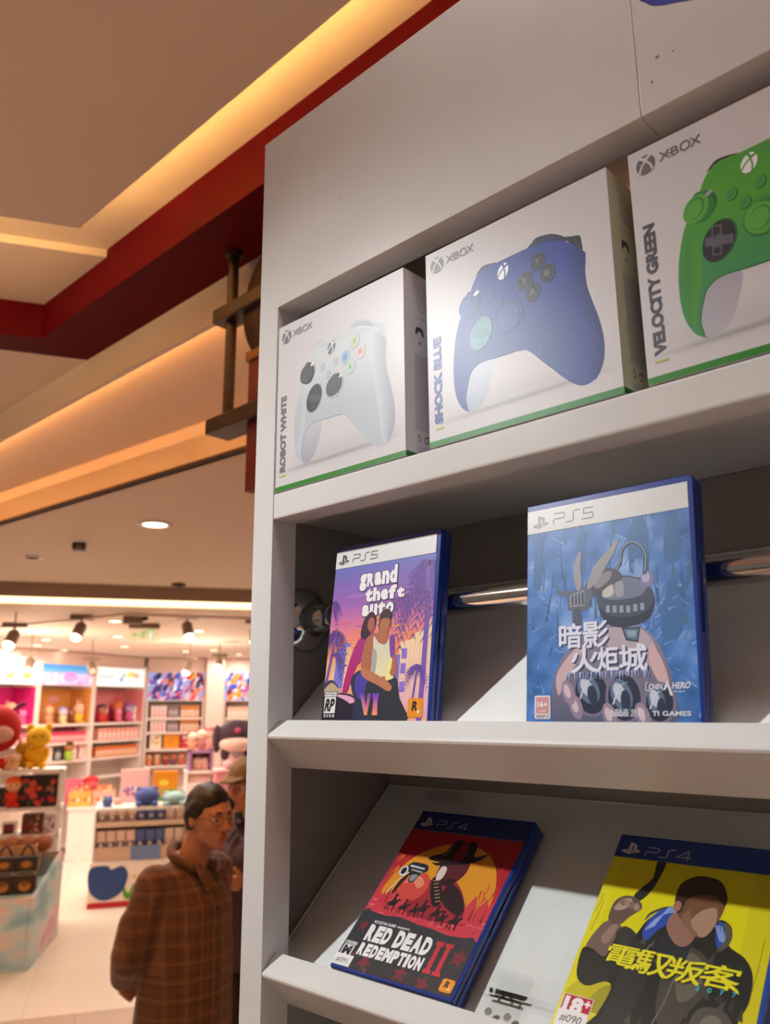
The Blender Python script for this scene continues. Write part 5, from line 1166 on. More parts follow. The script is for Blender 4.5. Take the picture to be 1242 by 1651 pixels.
# ------------------------------------------------------------------ display table with the blue shape
bT = 8.36
a0, _ = at(139.5, 1465, bT); aT1 = a0+1.15
zb = [at(142, y, bT)[1] for y in (1457, 1393, 1369, 1343, 1328, 1305)]
tbl = thing('display_table', 'white display table with red base, blue shape and rows of small boxes', 'table', S(a0, bT), RZ)
W_T = 1.15
box('red_base', (0, -.004, 0), (W_T, .62, zb[0]), mat('base_red', 'c4101c', .4), tbl, .002)
box('front_panel', (0, 0, zb[0]), (W_T, .6, zb[1]), mat('panel_cream', 'f3e2d6', .5), tbl, .002)
A = Art(); hh = (zb[1]-zb[0])*1000
A.poly([(4, hh*.36), (4, hh*.86), (150, hh*.92), (190, hh*.82), (280, hh*.90), (336, hh*.74), (334, hh*.50), (290, hh*.22), (180, hh*.05), (80, hh*.10)], '2c4a86', 5)
A.poly([(302, hh*.24), (320, hh*.34), (352, hh*.2), (390, hh*.42), (416, hh*.36), (412, hh*.14), (370, hh*.04), (322, hh*.08)], '5f9e2c', 4)
for (x, y, r_) in ((400, .6, 12), (462, .62, 16), (480, .48, 14), (455, .46, 14), (492, .6, 12), (560, .5, 16), (630, .62, 14)): A.ell(x, hh*y, r_, r_*1.2, 'e89a1a')
for x in (500, 512, 524, 590): A.stroke([(x, hh*.6), (x+8, hh*.86)], 3, '8a8a7a')
A.make('painted_front', M_pr, tbl, (0, -.0015, zb[0]))
box('shelf_board', (.02, .03, zb[1]), (W_T, .6, zb[1]+.012), M_plainw, tbl); box('shelf_board', (.031, .02, zb[4]-.045), (W_T-.019, .298, zb[4]-.003), mat('band_tan', 'dcbfa6', .6), tbl)
box('top_board', (.02, .02, zb[5]-.03), (W_T, .62, zb[5]), M_plainw, tbl, .003)
box('side_panel', (.012, .03, zb[1]), (.03, .6, zb[5]-.03), M_plainw, tbl); box('side_panel', (W_T-.018, .03, zb[1]), (W_T, .6, zb[5]-.03), M_plainw, tbl); box('back_panel', (.03, .30, zb[1]), (W_T-.02, .32, zb[5]-.03), mat('back_tan', 'd6b497', .6), tbl)
box('card_strip', (.035, .02, zb[1]+.012), (W_T-.02, .028, zb[2]), mat('strip_tan', 'cfae96', .6), tbl)
box('card_strip_blue', (.35, .012, zb[1]+.012), (.62, .0195, zb[2]), mat('strip_blue', '6f86b4', .6), tbl)
def trow(z, h, nm):
    pr = []
    for i, (c1, c2, cn, n0, n1) in enumerate((('f2d0c0', '6a5a6a', 'cream', 0, 4), ('5a6cae', '2c3a78', 'blue', 4, 7), ('e6d2c8', 'd8a89a', 'pale rose', 7, 12))):
        p = carton('toy_carton', f'small {cn} carton with printed figure on the {nm} shelf of the display table', 'carton', f'{cn} cartons, {nm} shelf of the display table', .078, .10, h, c1, c2)
        row(p, [S(a0+.035+.045+.088*j, bT+.07, z) for j in range(n0, n1)], RZ)
trow(zb[4]-.002, zb[5]-zb[4]-.035, 'upper'); trow(zb[2]-.10, zb[3]-zb[1]-.016, 'lower')
for o in [o for o in COL.objects if o.name.startswith('toy_carton') and o.get('group', '').endswith('lower shelf of the display table')]: o.location.z = zb[1]+.0136
zT = zb[5]
def lump(px, py, rx, rz_, c, lab, off=.12):
    a1, _ = at(px, py, bT+off)
    t = thing('plush_toy', lab, 'plush', S(a1, bT+off, zT+.0016), RZ, 'plush on the display table')
    bm = bmesh.new(); add_ball(bm, (0, 0, rz_), (rx, rx*.8, rz_), 14); link('body', fin(bm, 'body', 80), colmat(c), t)
    for s_ in (-1, 1): ball('ear', (s_*rx*.6, 0, rz_*1.75), (rx*.26, rx*.2, rz_*.3), colmat(c), t, 8); ball('paw', (s_*rx*.6, -rx*.7, rz_*.3), (rx*.28, rx*.3, rz_*.3), colmat(c), t, 8)
    return t
lump(236, 1300, .12, .085, '4a5a9a', 'dark blue plush lying on the display table behind the woman'); lump(173, 1300, .05, .05, '5a6aa0', 'small blue plush at the left end of the display table'); lump(280, 1300, .12, .06, '9fc4c4', 'pale teal plush lying on the display table beside the dark blue one'); lump(190, 1300, .045, .03, 'f0a89a', 'flat salmon plush on the display table behind the small blue one', .3)
def tpic(x0, x1, y0, y1, off, c, fn, lab):
    a1, z1_ = at(x0, y1, bT+off); a2, z2_ = at(x1, y0, bT+off)
    st_ = thing('picture_box', lab, 'box', S(a1, bT+off, zT+.0016), RZ, 'picture boxes on the display table')
    box('carton', (0, 0, 0), (a2-a1, .08, z2_-zT), cartonmat(c), st_, .003)
    A = Art(); A.clip = (0, 0, (a2-a1)*1000, (z2_-zT)*1000); fn(A, (a2-a1)*1000, (z2_-zT)*1000); A.clip = None; A.make('printed_front', M_pr, st_, (0, -.0006, 0))
def f1(A, w_, h):
    A.grid(2, 2, w_-2, h-2, 1, 4, vgrad('e6b4b4', 0, 'efc0bc', h)); rn = random.Random(4)
    for i in range(16): A.ell(rn.uniform(.1, .9)*w_, h*(.22+rn.uniform(0, .22)), w_*.06, h*.06, rn.choice(['8a7ac0', 'f0d8e0', 'c85a6a', '6a8ac0', 'f4f0f0']))
def f2(A, w_, h):
    A.grid(2, 2, w_-2, h-2, 1, 4, stops((0, '7aa24a'), (h*.42, '8fae4a'), (h*.5, 'e6921c'), (h, 'e88c14'))); rn = random.Random(6)
    for i in range(10): A.ell(rn.uniform(.1, .9)*w_, h*rn.uniform(.1, .4), w_*.07, h*.05, rn.choice(['d8c86a', 'b8d080', 'e86a4a', '5a8a3a']))
    A.ell(w_*.42, h*.62, w_*.2, h*.1, 'f2d04a')
tpic(192, 242, 1240, 1300, .42, 'e8b8b4', f1, 'large pale rose picture box standing on the display table')
tpic(245, 288, 1243, 1300, .42, 'e08a20', f2, 'large orange and green picture box standing on the display table')
# small cases and the dark plush on the right
bK = 9.4
a0, _ = at(300, 1260, bK); a1, _ = at(346, 1260, bK); z0_ = at(322, 1243, bK)[1]; z1_ = at(322, 1210, bK)[1]
sc_ = thing('show_case', 'small lilac framed show case of figures left of the dark plush', 'show case', S(a0, bK), RZ)
box('cabinet', (0, 0, 0), (a1-a0, .35, at(322, 1262, bK)[1]), M_plainw, sc_, .004); box('shelf_board', (-.01, -.01, z0_-.025), (a1-a0+.01, .35, z0_), M_plainw, sc_)
for x in (0, a1-a0-.02): box('post', (x, 0, at(322, 1262, bK)[1]), (x+.02, .3, z0_-.025), M_plainw, sc_)
Mli = mat('lilac_frame', 'a878a0', .5)
for lo, hi in (((.02, .02, z0_), (.05, .3, z1_)), ((a1-a0-.05, .02, z0_), (a1-a0-.02, .3, z1_)), ((.02, .02, z1_-.03), (a1-a0-.02, .3, z1_))): box('case_frame', lo, hi, Mli, sc_)
box('case_back', (.05, .28, z0_), (a1-a0-.05, .3, z1_-.03), mat('case_rose', 'd8a8b0', .6), sc_)
for i in range(4):
    put(soft_toy('soft_toy', f'tiny peach toy, {ordn[i]} inside the lilac show case', 'toys in the show case', .15, ['e8a090', 'f0c090', 'd890a0', 'f0b8a0'][i], 'f4d0b8', 'c88a8a', i % 3), S(a0+.10+i*(a1-a0-.2)/3, bK+.12, z0_), RZ)
    p = carton('toy_carton', f'small peach carton, {ordn[i]} on the lower tier of the show case', 'carton', 'cartons in the show case', .055, .1, .08, ['f0b890', 'e8c8c0', 'f4a890', 'e8a0a0'][i], 'f8e8dc'); put(p, S(a0+.07+i*(a1-a0-.14)/3, bK+.05, at(322, 1262, bK)[1]), RZ)
bQ = 9.02
a0, _ = at(349, 1240, bQ); zq = at(370, 1241, bQ)[1]
pk_ = thing('pink_plinth', 'pink display plinth under the big dark and pale plush', 'plinth', S(a0, bQ), RZ)
box('plinth_body', (0, 0, 0), (.72, .36, zq-.02), mat('plinth_pink', 'd88a90', .5), pk_, .004); box('plinth_top', (-.01, -.01, zq-.02), (.73, .37, zq), mat('plinth_pale', 'f2c4c0', .5), pk_, .004)
ac, _ = at(380, 1200, bQ+.2)
kp = thing('large_plush', 'large plush with dark plum hood and pale muzzle on the pink plinth', 'plush', S(ac, bQ+.19, zq+.0016), RZ)
Mk = colmat('3c2430'); zh = at(380, 1186, bQ+.2)[1]-zq
ball('body', (0, 0, .13), (.13, .11, .14), colmat('f0c4bc'), kp, 16); ball('hood', (0, .0, zh), (.215, .15, .17), Mk, kp, 24); ball('muzzle', (.0, -.06, zh-.085), (.185, .12, .095), colmat('f0c8b8'), kp, 20)
for s_ in (-1, 1):
    ball('hood_flap', (s_*.205, -.01, zh-.03), (.05, .06, .15), Mk, kp, 14); ball('paw', (s_*.12, -.05, .16), (.05, .06, .08), Mk, kp, 10); ball('foot', (s_*.08, -.1, .05), (.07, .09, .05), colmat('e8b8b8'), kp, 10)
ball('badge', (0, -.142, zh+.055), (.035, .02, .03), colmat('c84a6a'), kp, 10); ball('bib', (0, -.1, .15), (.06, .03, .035), colmat('a88aa0'), kp, 10)
# slender stacked toys left of the dark plush
a0, _ = at(336, 1208, bK+.1)
for i, (px, c, cn) in enumerate(((312, 'f0a880', 'peach'), (327, 'c87a7a', 'dusty rose'), (341, 'e8a898', 'pale coral'))):
    a1, _ = at(px, 1206, bK+.1); put(soft_toy('soft_toy', f'{cn} toy standing on top of the lilac show case', 'toys on the show case', .20+.03*i, c, 'f0c8b0', 'a85a5a', i), S(a1-.01, bK+.14, z1_), RZ)

# ------------------------------------------------------------------ ceiling fittings
M_lens = emit('lamp_lens', 'fff0d4', 7); M_trimw = mat('fitting_white', 'e0c8b4', .5); M_fit = mat('fitting_grey', '8a7466', .45); M_fitd = mat('fitting_dark', '4a362c', .5)
dl = None
def downlight(px, py, z, r, lit, lab, grp):
    a, b = atz(px, py, z)
    t = thing('downlight', lab, 'ceiling light', S(a, b, z), 0, grp)
    lathe('trim_ring', [(r*.8, -.002), (r*.82, -.007), (r*1.1, -.006), (r*1.16, -.001), (r*.8, -.001)], M_trimw, t, 28)
    lathe('lens', [(0, -.0025), (r*.8, -.0025)], M_lens if lit else M_trimw, t, 28); return t
downlight(250, 845, arc(.9), .075, True, 'lit round downlight in the hall ceiling nearest the shelf', 'downlights in the hall ceiling')
downlight(52, 898, arc(.9), .055, False, 'unlit round downlight in the hall ceiling above the shop front', 'downlights in the hall ceiling')
dn = thing('detector', 'small dark square detector on the hall ceiling between two downlights', 'detector', S(*atz(128, 876, arc(.9)), arc(.9)), RZ)
box('housing', (-.035, -.03, -.04), (.035, .03, 0), M_fitd, dn, .004); box('lens_window', (-.014, -.033, -.034), (.014, -.03, -.016), M_fit, dn)
sk = thing('sprinkler', 'small brown sprinkler disc on the hall ceiling right of the shop front', 'sprinkler', S(*atz(288, 941, arc(.9)), arc(.9)), 0)
lathe('disc', [(0, -.02), (.05, -.02), (.055, -.012), (.04, 0)], M_fitd, sk, 20); lathe('nozzle', [(0, -.045), (.014, -.045), (.014, -.02)], M_fit, sk, 10)
first = None
for (px, py) in ((186, 1001), (75, 1031), (190, 1026), (104, 1048), (201, 1042), (300, 1050), (321, 1017), (386, 1055), (296, 1058), (214, 1066), (115, 1056), (60, 1040), (345, 1048)):
    a, b = atz(px, py, 2.5)
    if first is None: first = downlight(px, py, 2.5, .07, True, 'small round downlight in the pale shop ceiling', 'downlights in the shop ceiling')
    else: c = copy_tree(first); c.location = S(a, b, 2.5)
# lighting track and its heads
trk = [S(*atz(px, py, 2.47), 2.47) for px, py in ((-60, 1016), (120, 999), (200, 990), (410, 997))]
tr_ = tube('lighting_track', [tuple(p) for p in trk], .012, M_trimw, None, 6); tag(tr_, 'thin pale lighting track hanging under the shop ceiling', 'track')
def head(px0, py0, px1, py1, b, lab, lit=True):
    a0, z0_ = at(px0, py0, b); a1, z1_ = at(px1, py1, b)
    t = thing('track_spot', lab, 'spotlight', S(a0, b, z0_), RZ, 'track spotlights under the shop ceiling')
    box('adaptor', (-.09, -.02, -.008), (.09, .02, .03), M_fit, t, .003); tube('stem', [(0, 0, -.008), (0, 0, -.07)], .009, M_fit, t, 8); tube('drop_rod', [(0, 0, .03), (0, 0, 2.5-z0_)], .006, M_fit, t, 6)
    d = Vector((a1-a0, -.09, z1_-z0_+.06)).normalized(); M_ = Matrix.Translation((0, 0, -.06)) @ d.to_track_quat('Z', 'Y').to_matrix().to_4x4()
    lathe('can', [(.034, -.02), (.046, 0), (.046, .12), (.052, .135), (.047, .135), (.042, .12)], M_fit, t, 20, M_); lathe('lens', [(.044, .118), (.040, .135), (.024, .146), (0, .15)], M_lens if lit else M_trimw, t, 20, M_)
head(24, 1010, 16, 1042, 6.9, 'pale track spotlight tilted down at the left edge'); head(132, 998, 122, 1031, 7.0, 'track spotlight leaning to the left of the green exit sign'); head(302, 997, 304, 1031, 7.1, 'track spotlight pointing straight down right of the exit sign'); head(412, 1004, 408, 1046, 7.1, 'track spotlight half hidden behind the shelf upright')
head(354, 1058, 350, 1076, 9.6, 'far track spotlight in front of the pillar'); head(306, 1062, 297, 1090, 9.8, 'far track spotlight shining at the wide poster')
head(50, 1056, 46, 1080, 9.0, 'far track spotlight hanging before the yellow and white light box', False); head(148, 1064, 150, 1082, 9.4, 'far track spotlight hanging before the blue and pink light box', False)
# exit sign with bracket, and a small projector above
a0, z0_ = at(232, 1022, 7.6)
eg = thing('exit_sign', 'small green running man exit sign hanging under the shop ceiling', 'sign', S(a0, 7.6, z0_-.05), RZ)
box('sign_plate', (-.13, 0, -.01), (.13, .012, .10), clear('sign_acrylic', (.93, .98, .93), .5), eg, .002)
A = Art(); gc = '4fae3a'; A.ell(4, 76, 9, 9, gc); A.stroke([(-2, 64), (-10, 40), (6, 30), (-4, 8)], 11, gc); A.stroke([(-10, 40), (-26, 30), (-40, 26)], 9, gc); A.stroke([(0, 62), (20, 52), (30, 60)], 7, gc); A.stroke([(-2, 62), (-22, 62), (-30, 48)], 7, gc); A.rect(40, 6, 80, 86, gc); A.rect(46, 6, 74, 78, 'd6ead0'); A.poly([(-100, 40), (-80, 58), (-80, 48), (-56, 48), (-56, 32), (-80, 32), (-80, 22)], gc)
A.make('running_man', ink('sign_green', .4, .3, glow=.9), eg, (0, -.001, 0))
box('bracket', (-.135, -.03, .10), (.135, .04, .155), M_fit, eg, .004)
for x in (-.1, .1): tube('rod', [(x, 0, .155), (x, 0, 2.5-z0_+.05)], .004, M_fit, eg, 6)
pj = thing('ceiling_camera', 'small brown camera on the shop ceiling just above the exit sign', 'camera', S(*atz(218, 989, 2.5), 2.5), RZ)
box('mount', (-.04, -.04, -.02), (.04, .04, 0), M_fit, pj, .003); box('camera_body', (-.09, -.05, -.085), (.06, .04, -.02), M_fit, pj, .008); tube('camera_lens', [(.05, 0, -.05), (.10, -.01, -.03)], .02, M_fitd, pj, 12)
# ------------------------------------------------------------------ people
def hull_caps(bm, spheres, seg=10):
    b2 = bmesh.new()
    for c, r in spheres:
        r = r if isinstance(r, (tuple, list)) else (r, r, r); t = bmesh.new()
        bmesh.ops.create_icosphere(t, subdivisions=2, radius=1)
        bmesh.ops.transform(t, matrix=Matrix.Translation(c) @ Matrix.Diagonal((r[0], r[1], r[2], 1)), verts=t.verts[:]); merge(b2, t)
    h = bmesh.ops.convex_hull(b2, input=b2.verts[:])
    dead = [g for g in set(h['geom_interior']) | set(h['geom_unused']) if isinstance(g, bmesh.types.BMVert)]
    if dead: bmesh.ops.delete(b2, geom=dead, context='VERTS')
    merge(bm, b2)
def fuse(bm, name, voxel, m, parent, sm=6, loc=None, rot=None):
    # one continuous skin over all the shapes gathered in bm
    me = bpy.data.meshes.new(name); bm.to_mesh(me); bm.free()
    t = bpy.data.objects.new(name, me); COL.objects.link(t)
    r = t.modifiers.new('r', 'REMESH'); r.mode = 'VOXEL'; r.voxel_size = voxel; r.use_smooth_shade = True
    s_ = t.modifiers.new('s', 'SMOOTH'); s_.factor = .5; s_.iterations = sm
    dg = bpy.context.evaluated_depsgraph_get(); dg.update()
    out = bpy.data.meshes.new_from_object(t.evaluated_get(dg)); out.name = name
    bpy.data.objects.remove(t); bpy.data.meshes.remove(me)
    out.materials.clear()
    for p in out.polygons: p.use_smooth = True
    return link(name, out, m, parent, loc, rot)
def hand_caps(bm, wrist, fwd, palm_n, side, curl=.5, k=1.0):
    # fwd: towards the finger tips, palm_n: out of the palm, side: towards the thumb
    w_ = Vector(wrist); f = Vector(fwd).normalized(); n = Vector(palm_n); n = (n-f*n.dot(f)).normalized(); s_ = f.cross(n)
    if s_.dot(Vector(side)) < 0: s_ = -s_
    P = lambda a, b, c: w_+(f*a+s_*b+n*c)*k
    hull_caps(bm, [(P(.0, .0, 0), .021*k), (P(.08, .030, 0), .0115*k), (P(.084, -.030, 0), .011*k), (P(.04, .034, .004), .013*k), (P(.03, -.026, 0), .014*k)])
    for b0, L, r in ((.030, .068, .0088), (.010, .076, .0092), (-.010, .070, .0088), (-.029, .056, .0078)):
        a = P(.084, b0, 0); t1 = curl; t2 = curl*2.1
        j1 = a+(f*math.cos(t1)+n*math.sin(t1)+s_*b0*.8)*L*.5*k; j2 = j1+(f*math.cos(t2)+n*math.sin(t2))*L*.34*k; j3 = j2+(f*math.cos(t2*1.25)+n*math.sin(t2*1.25))*L*.22*k
        hull_caps(bm, [(a, r*k), (j1, r*.95*k)]); hull_caps(bm, [(j1, r*.95*k), (j2, r*.88*k)]); hull_caps(bm, [(j2, r*.88*k), (j3, r*.75*k)])
    a = P(.025, .034, .004); j1 = a+(f*.6+s_*.75+n*.25).normalized()*.036*k; j2 = j1+(f*.9+s_*.25+n*.35).normalized()*.030*k
    hull_caps(bm, [(a, .0125*k), (j1, .0105*k)]); hull_caps(bm, [(j1, .0105*k), (j2, .0085*k)])
def plaid(name, base, dark, light, sc=1.0):
    if name in MATS: return MATS[name]
    m = mat(name, base, .85, noise=.12, nscale=9, bump=.5, bscale=9, sheen=.15); nt = m.node_tree; b = nt.nodes['Principled BSDF']
    tc = nt.nodes.new('ShaderNodeTexCoord'); cur = None
    src = b.inputs['Base Color'].links[0].from_socket
    for ax, k, c, wdt in (('X', 26, dark, .25), ('Z', 22, dark, .22), ('X', 14, light, .10), ('Z', 12, light, .10)):
        wv = nt.nodes.new('ShaderNodeTexWave'); wv.bands_direction = ax; wv.inputs['Scale'].default_value = k*sc*.5; wv.inputs['Distortion'].default_value = 1.2; wv.inputs['Detail Scale'].default_value = .6
        nt.links.new(tc.outputs['Object'], wv.inputs['Vector'])
        g = nt.nodes.new('ShaderNodeMath'); g.operation = 'GREATER_THAN'; g.inputs[1].default_value = 1-wdt; nt.links.new(wv.outputs['Fac'], g.inputs[0])
        q = nt.nodes.new('ShaderNodeMath'); q.operation = 'MULTIPLY'; q.inputs[1].default_value = .32; nt.links.new(g.outputs[0], q.inputs[0])
        mx = nt.nodes.new('ShaderNodeMixRGB'); mx.inputs[2].default_value = lin(c)+(1,); nt.links.new(q.outputs[0], mx.inputs[0]); nt.links.new(src, mx.inputs[1]); src = mx.outputs[0]
    nt.links.new(src, b.inputs['Base Color']); return m
M_skin = mat('skin', 'b97f62', .5, noise=.06, nscale=30, spec=.4); M_hair = mat('black_hair', '120c0a', .55, noise=.3, nscale=90)
M_lip = mat('lips', 'a0524a', .45); M_eyew = mat('eye_white', 'd8cfc6', .3); M_iris = mat('iris_dark', '1a100c', .2); M_brow = mat('brow_dark', '2a1a14', .7)
def person(label, a, b, theta, k, head_yaw, right_arm, left_arm, shirt_m, trouser_m, shoe_m, long_hair=False, cap=None, glasses=True, open_collar=True):
    tg = Vector((-fw.x, -fw.y, 0)).normalized(); rg = Vector((rt0.x, rt0.y, 0)).normalized()
    f = tg*math.cos(R(theta))+rg*math.sin(R(theta))
    root = thing('person', label, 'person', S(a, b, 0), 0, None, (0, 0, math.atan2(f.y, f.x)-math.pi/2)); root.scale = (k, k, k)
    HC = Vector((0, .078, 1.452)); HM = Matrix.Translation(HC) @ Matrix.Rotation(R(head_yaw), 4, 'Z') @ Matrix.Rotation(R(-4), 4, 'X')
    h = lambda x, y, z: HM @ Vector((x, y, z))
    bm = bmesh.new()
    # head: skull, face, jaw, nose, brow, lips, ears
    hull_caps(bm, [(h(0, -.012, .022), (.071, .084, .083)), (h(0, .03, .0), (.062, .056, .07))])
    hull_caps(bm, [(h(0, .036, -.01), (.06, .05, .06)), (h(0, .058, -.086), (.024, .02, .018)), (h(.035, .03, -.06), .024), (h(-.035, .03, -.06), .024)])
    hull_caps(bm, [(h(0, .086, .012), .007), (h(0, .103, -.026), .010)]); hull_caps(bm, [(h(.010, .094, -.03), .0075), (h(-.010, .094, -.03), .0075)])
    hull_caps(bm, [(h(-.036, .074, .018), .010), (h(.036, .074, .018), .010), (h(0, .082, .022), .010)])
    hull_caps(bm, [(h(-.016, .083, -.057), .0065), (h(.016, .083, -.057), .0065), (h(0, .089, -.055), .0075)]); hull_caps(bm, [(h(-.034, .066, -.02), .018), (h(-.02, .07, -.03), .014)]); hull_caps(bm, [(h(.034, .066, -.02), .018), (h(.02, .07, -.03), .014)])
    for s_ in (-1, 1): hull_caps(bm, [(h(s_*.071, -.006, .012), (.008, .018, .018)), (h(s_*.070, .0, -.024), (.007, .010, .012))])
    hull_caps(bm, [(Vector((0, .045, 1.40)), .05), (Vector((0, .0, 1.27)), (.062, .056, .04))])
    # trunk, legs
    hull_caps(bm, [(Vector((s_*.12, -.005, 1.255)), .05) for s_ in (-1, 1)]+[(Vector((0, .01, 1.12)), (.135, .10, .09)), (Vector((0, 0, .96)), (.115, .09, .07))])
    hull_caps(bm, [(Vector((0, 0, .96)), (.115, .09, .07)), (Vector((0, -.01, .84)), (.15, .11, .09))])
    for s_ in (-1, 1):
        hull_caps(bm, [(Vector((s_*.085, -.005, .82)), (.082, .09, .08)), (Vector((s_*.085, .005, .46)), .052)]); hull_caps(bm, [(Vector((s_*.085, .005, .46)), .050), (Vector((s_*.085, -.02, .30)), .048), (Vector((s_*.085, -.02, .085)), .034)])
        hull_caps(bm, [(Vector((s_*.085, -.04, .045)), .034), (Vector((s_*.095, .10, .03)), (.036, .04, .022)), (Vector((s_*.1, .15, .025)), (.03, .025, .018))])
    for sh, el, wr, fdir, pn, sd, curl in (right_arm, left_arm):
        hull_caps(bm, [(Vector(sh), .046), (Vector(el), .037)]); hull_caps(bm, [(Vector(el), .037), (Vector(wr), .024)])
        hand_caps(bm, wr, fdir, pn, sd, curl)
    body = fuse(bm, 'body', .0052, M_skin, root, 4)
    # face details
    for s_ in (-1, 1):
        ball('eye', h(s_*.031, .078, .001), (.013, .008, .0075), M_eyew, root, 10, HM.to_3x3().to_4x4()); ball('iris', h(s_*.031, .0845, .001), (.0055, .003, .006), M_iris, root, 10, HM.to_3x3().to_4x4())
        tube('eyebrow', [h(s_*(.014+.011*j), .0905-.0055*j-.0012*j*j, .022+.0035*j-.0022*j*j) for j in range(4)], [.0036, .0038, .003, .0014], M_brow, root, 8)
    bm = bmesh.new(); add_ball(bm, h(0, .092, -.053), (.019, .006, .0055), 12, HM.to_3x3().to_4x4()); add_ball(bm, h(0, .0915, -.061), (.016, .006, .006), 12, HM.to_3x3().to_4x4()); link('lips', fin(bm, 'lips', 80), M_lip, root)
    if glasses:
        M_g = mat('spectacle_rim', '3a2a24', .3, .6)
        bm = bmesh.new()
        for s_ in (-1, 1):
            add_tube(bm, [h(s_*.032+.022*math.cos(q*math.pi/8), .098-.003*abs(math.cos(q*math.pi/8)), -.001+.017*math.sin(q*math.pi/8)) for q in range(16)], .0011, 6, True)
            add_tube(bm, [h(s_*.054, .094, .004), h(s_*.073, .05, .004), h(s_*.075, .0, .004)], .0012, 6)
        add_tube(bm, [h(-.010, .099, .003), h(0, .103, .006), h(.010, .099, .003)], .0011, 6); link('glasses', fin(bm, 'glasses', 50), M_g, root)
    # hair
    bm = bmesh.new()
    hull_caps(bm, [(h(0, -.018, .032), (.0745, .086, .0805)), (h(0, .034, .055), (.056, .033, .040))])
    hull_caps(bm, [(h(0, -.045, -.01), (.072, .058, .07)), (h(0, -.04, -.05), (.052, .045, .045))])
    for s_ in (-1, 1): hull_caps(bm, [(h(s_*.066, .012, .03), (.013, .03, .03)), (h(s_*.068, -.022, .0), (.013, .026, .03))])
    if long_hair:
        hull_caps(bm, [(h(s_*.055, -.03, -.03), .035) for s_ in (-1, 1)]+[(h(s_*.075, -.045, -.24), (.03, .03, .05)) for s_ in (-1, 1)]+[(h(0, -.085, -.24), .03)])
    else:
        hull_caps(bm, [(h(0, -.086, -.045), .034), (h(0, -.094, -.075), .028)]); hull_caps(bm, [(h(0, -.094, -.075), .026), (h(0, -.09, -.16), .02), (h(0, -.085, -.2), .01)])
    fuse(bm, 'hair', .006, M_hair, root, 5)
    if cap:
        bm = bmesh.new(); hull_caps(bm, [(h(0, -.012, .05), (.084, .095, .075)), (h(0, .03, .045), (.072, .06, .05))]); hull_caps(bm, [(h(-.05, .06, .038), .008), (h(.05, .06, .038), .008), (h(-.03, .14, .03), .006), (h(.03, .14, .03), .006)])
        fuse(bm, 'cap', .006, cap, root, 3)
    # loose shirt with sleeves, collar, front edge and buttons
    bm = bmesh.new()
    hull_caps(bm, [(Vector((s_*.122, -.012, 1.258)), (.058, .066, .048)) for s_ in (-1, 1)]+[(Vector((0, .02, 1.15)), (.158, .122, .11)), (Vector((0, 0, .98)), (.168, .136, .06))])
    hull_caps(bm, [(Vector((0, .01, 1.06)), (.168, .136, .06)), (Vector((0, -.005, .74)), (.188, .152, .03))])
    hull_caps(bm, [(Vector((0, -.01, 1.275)), (.095, .075, .045)), (Vector((0, -.01, 1.235)), (.13, .09, .03))])
    for sh, el, wr, fdir, pn, sd, curl in (right_arm, left_arm):
        sh, el, wr = Vector(sh), Vector(el), Vector(wr); cf = wr+(el-wr)*.10
        hull_caps(bm, [(sh, .070), (el, .062)]); hull_caps(bm, [(el, .064), (cf, .044)])
        mid = sh.lerp(el, .6); hull_caps(bm, [(mid+Vector((0, -.012, 0)), .066), (el+Vector((0, -.005, -.012)), .06)])
    fuse(bm, 'shirt', .0085, shirt_m, root, 4)
    bm = bmesh.new(); add_tube(bm, [(.075*math.cos(q), -.004+.072*math.sin(q)+.012, 1.316-.030*math.sin(q)) for q in [math.pi*(.62+1.76*j/18) for j in range(19)]], [.012]+[.017]*17+[.012], 10)
    fuse(bm, 'collar', .006, shirt_m, root, 2)
    bm = bmesh.new(); hull_caps(bm, [(Vector((-.03, .105, 1.27)), .007), (Vector((-.065, .085, 1.30)), .007), (Vector((-.055, .128, 1.225)), .006)]); fuse(bm, 'lapel', .004, shirt_m, root, 2)
    bm = bmesh.new(); hull_caps(bm, [(Vector((.03, .105, 1.27)), .007), (Vector((.065, .085, 1.30)), .007), (Vector((.055, .128, 1.225)), .006)]); fuse(bm, 'lapel', .004, shirt_m, root, 2)
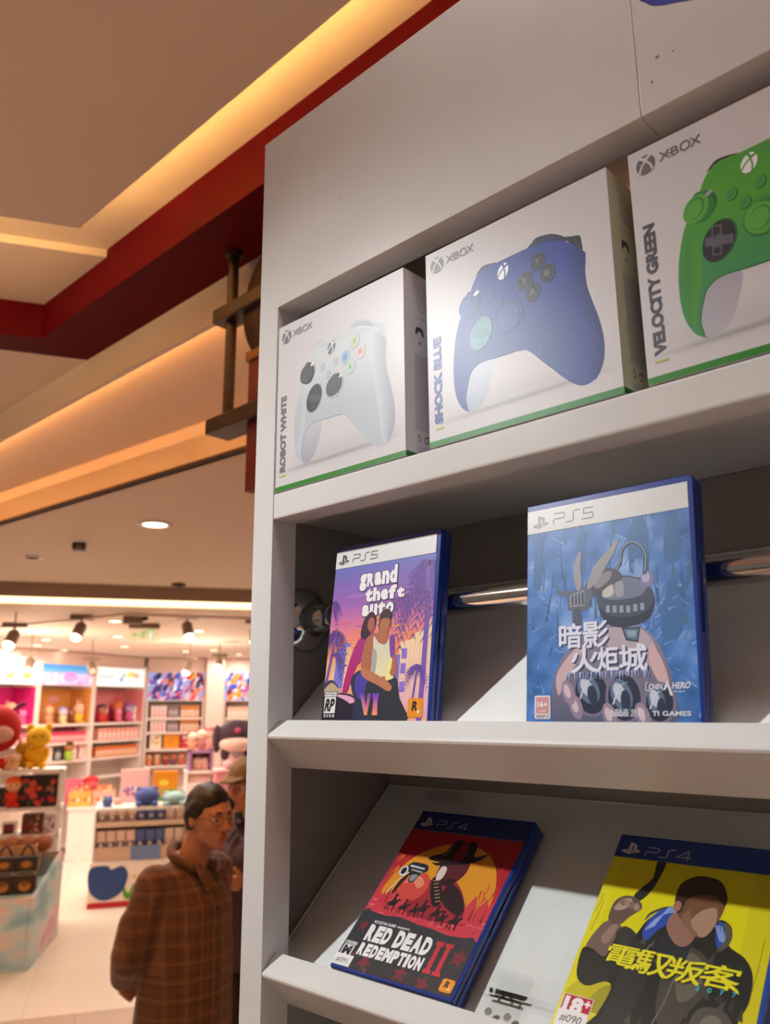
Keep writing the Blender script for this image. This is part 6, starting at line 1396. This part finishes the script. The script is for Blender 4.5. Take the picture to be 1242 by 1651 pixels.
    for j in range(4):
        z = 1.17-.10*j; y = .146+.003*j-.0
        ball('button', (.012, y+(.004 if j else -.006), z), (.007, .004, .007), mat('shirt_button', '3a2820', .3), root, 8)
    # trousers and shoes
    bm = bmesh.new(); hull_caps(bm, [(Vector((0, -.005, .92)), (.135, .105, .05)), (Vector((0, -.01, .82)), (.165, .125, .08))])
    for s_ in (-1, 1): hull_caps(bm, [(Vector((s_*.085, -.005, .82)), (.095, .105, .08)), (Vector((s_*.088, .0, .46)), .072), (Vector((s_*.088, -.015, .12)), (.062, .066, .02))])
    fuse(bm, 'trousers', .009, trouser_m, root, 3)
    for s_ in (-1, 1):
        bm = bmesh.new(); hull_caps(bm, [(Vector((s_*.087, -.045, .047)), .045), (Vector((s_*.097, .10, .038)), (.048, .05, .034)), (Vector((s_*.102, .155, .03)), (.038, .03, .026))]); fuse(bm, 'shoe', .006, shoe_m, root, 3)
    return root
Mp1 = plaid('brown_plaid', '5e3a26', '38201a', '8a6242'); Mtr = mat('dark_trousers', '2a1c18', .8, noise=.1); Msh = mat('dark_shoe', '1c1614', .5)
aP, _ = at(304, 1450, 2.95)
person('woman in a loose brown plaid shirt and glasses, hands behind her back', aP, 2.95, 62, .967, -16,
       ((.148, -.015, 1.245), (.192, -.062, 1.05), (.10, -.182, .935), (-.75, -.1, -.55), (0, -1, .2), (0, .2, 1), .35),
       ((-.148, -.015, 1.245), (-.20, -.07, 1.04), (-.07, -.19, .965), (1, -.05, -.2), (0, -1, .2), (0, .2, 1), .5), Mp1, Mtr, Msh)
aP, _ = at(412, 1450, 3.7)
person('person in a dark plum top and olive cap half hidden behind the shelf', aP, 3.7, -30, .985, 0,
       ((.165, -.01, 1.245), (.21, .0, 1.02), (.12, .22, 1.10), (-.45, .75, .25), (-.5, .2, .6), (.2, .2, 1), .5),
       ((-.165, -.01, 1.245), (-.21, .02, 1.0), (-.10, .21, 1.08), (.45, .75, .25), (.5, .2, .6), (-.2, .2, 1), .5),
       mat('plum_cloth', '3a2730', .85, noise=.15, bump=.4, bscale=12), Mtr, Msh, True, mat('olive_cap', '6a5636', .85, noise=.1), False)
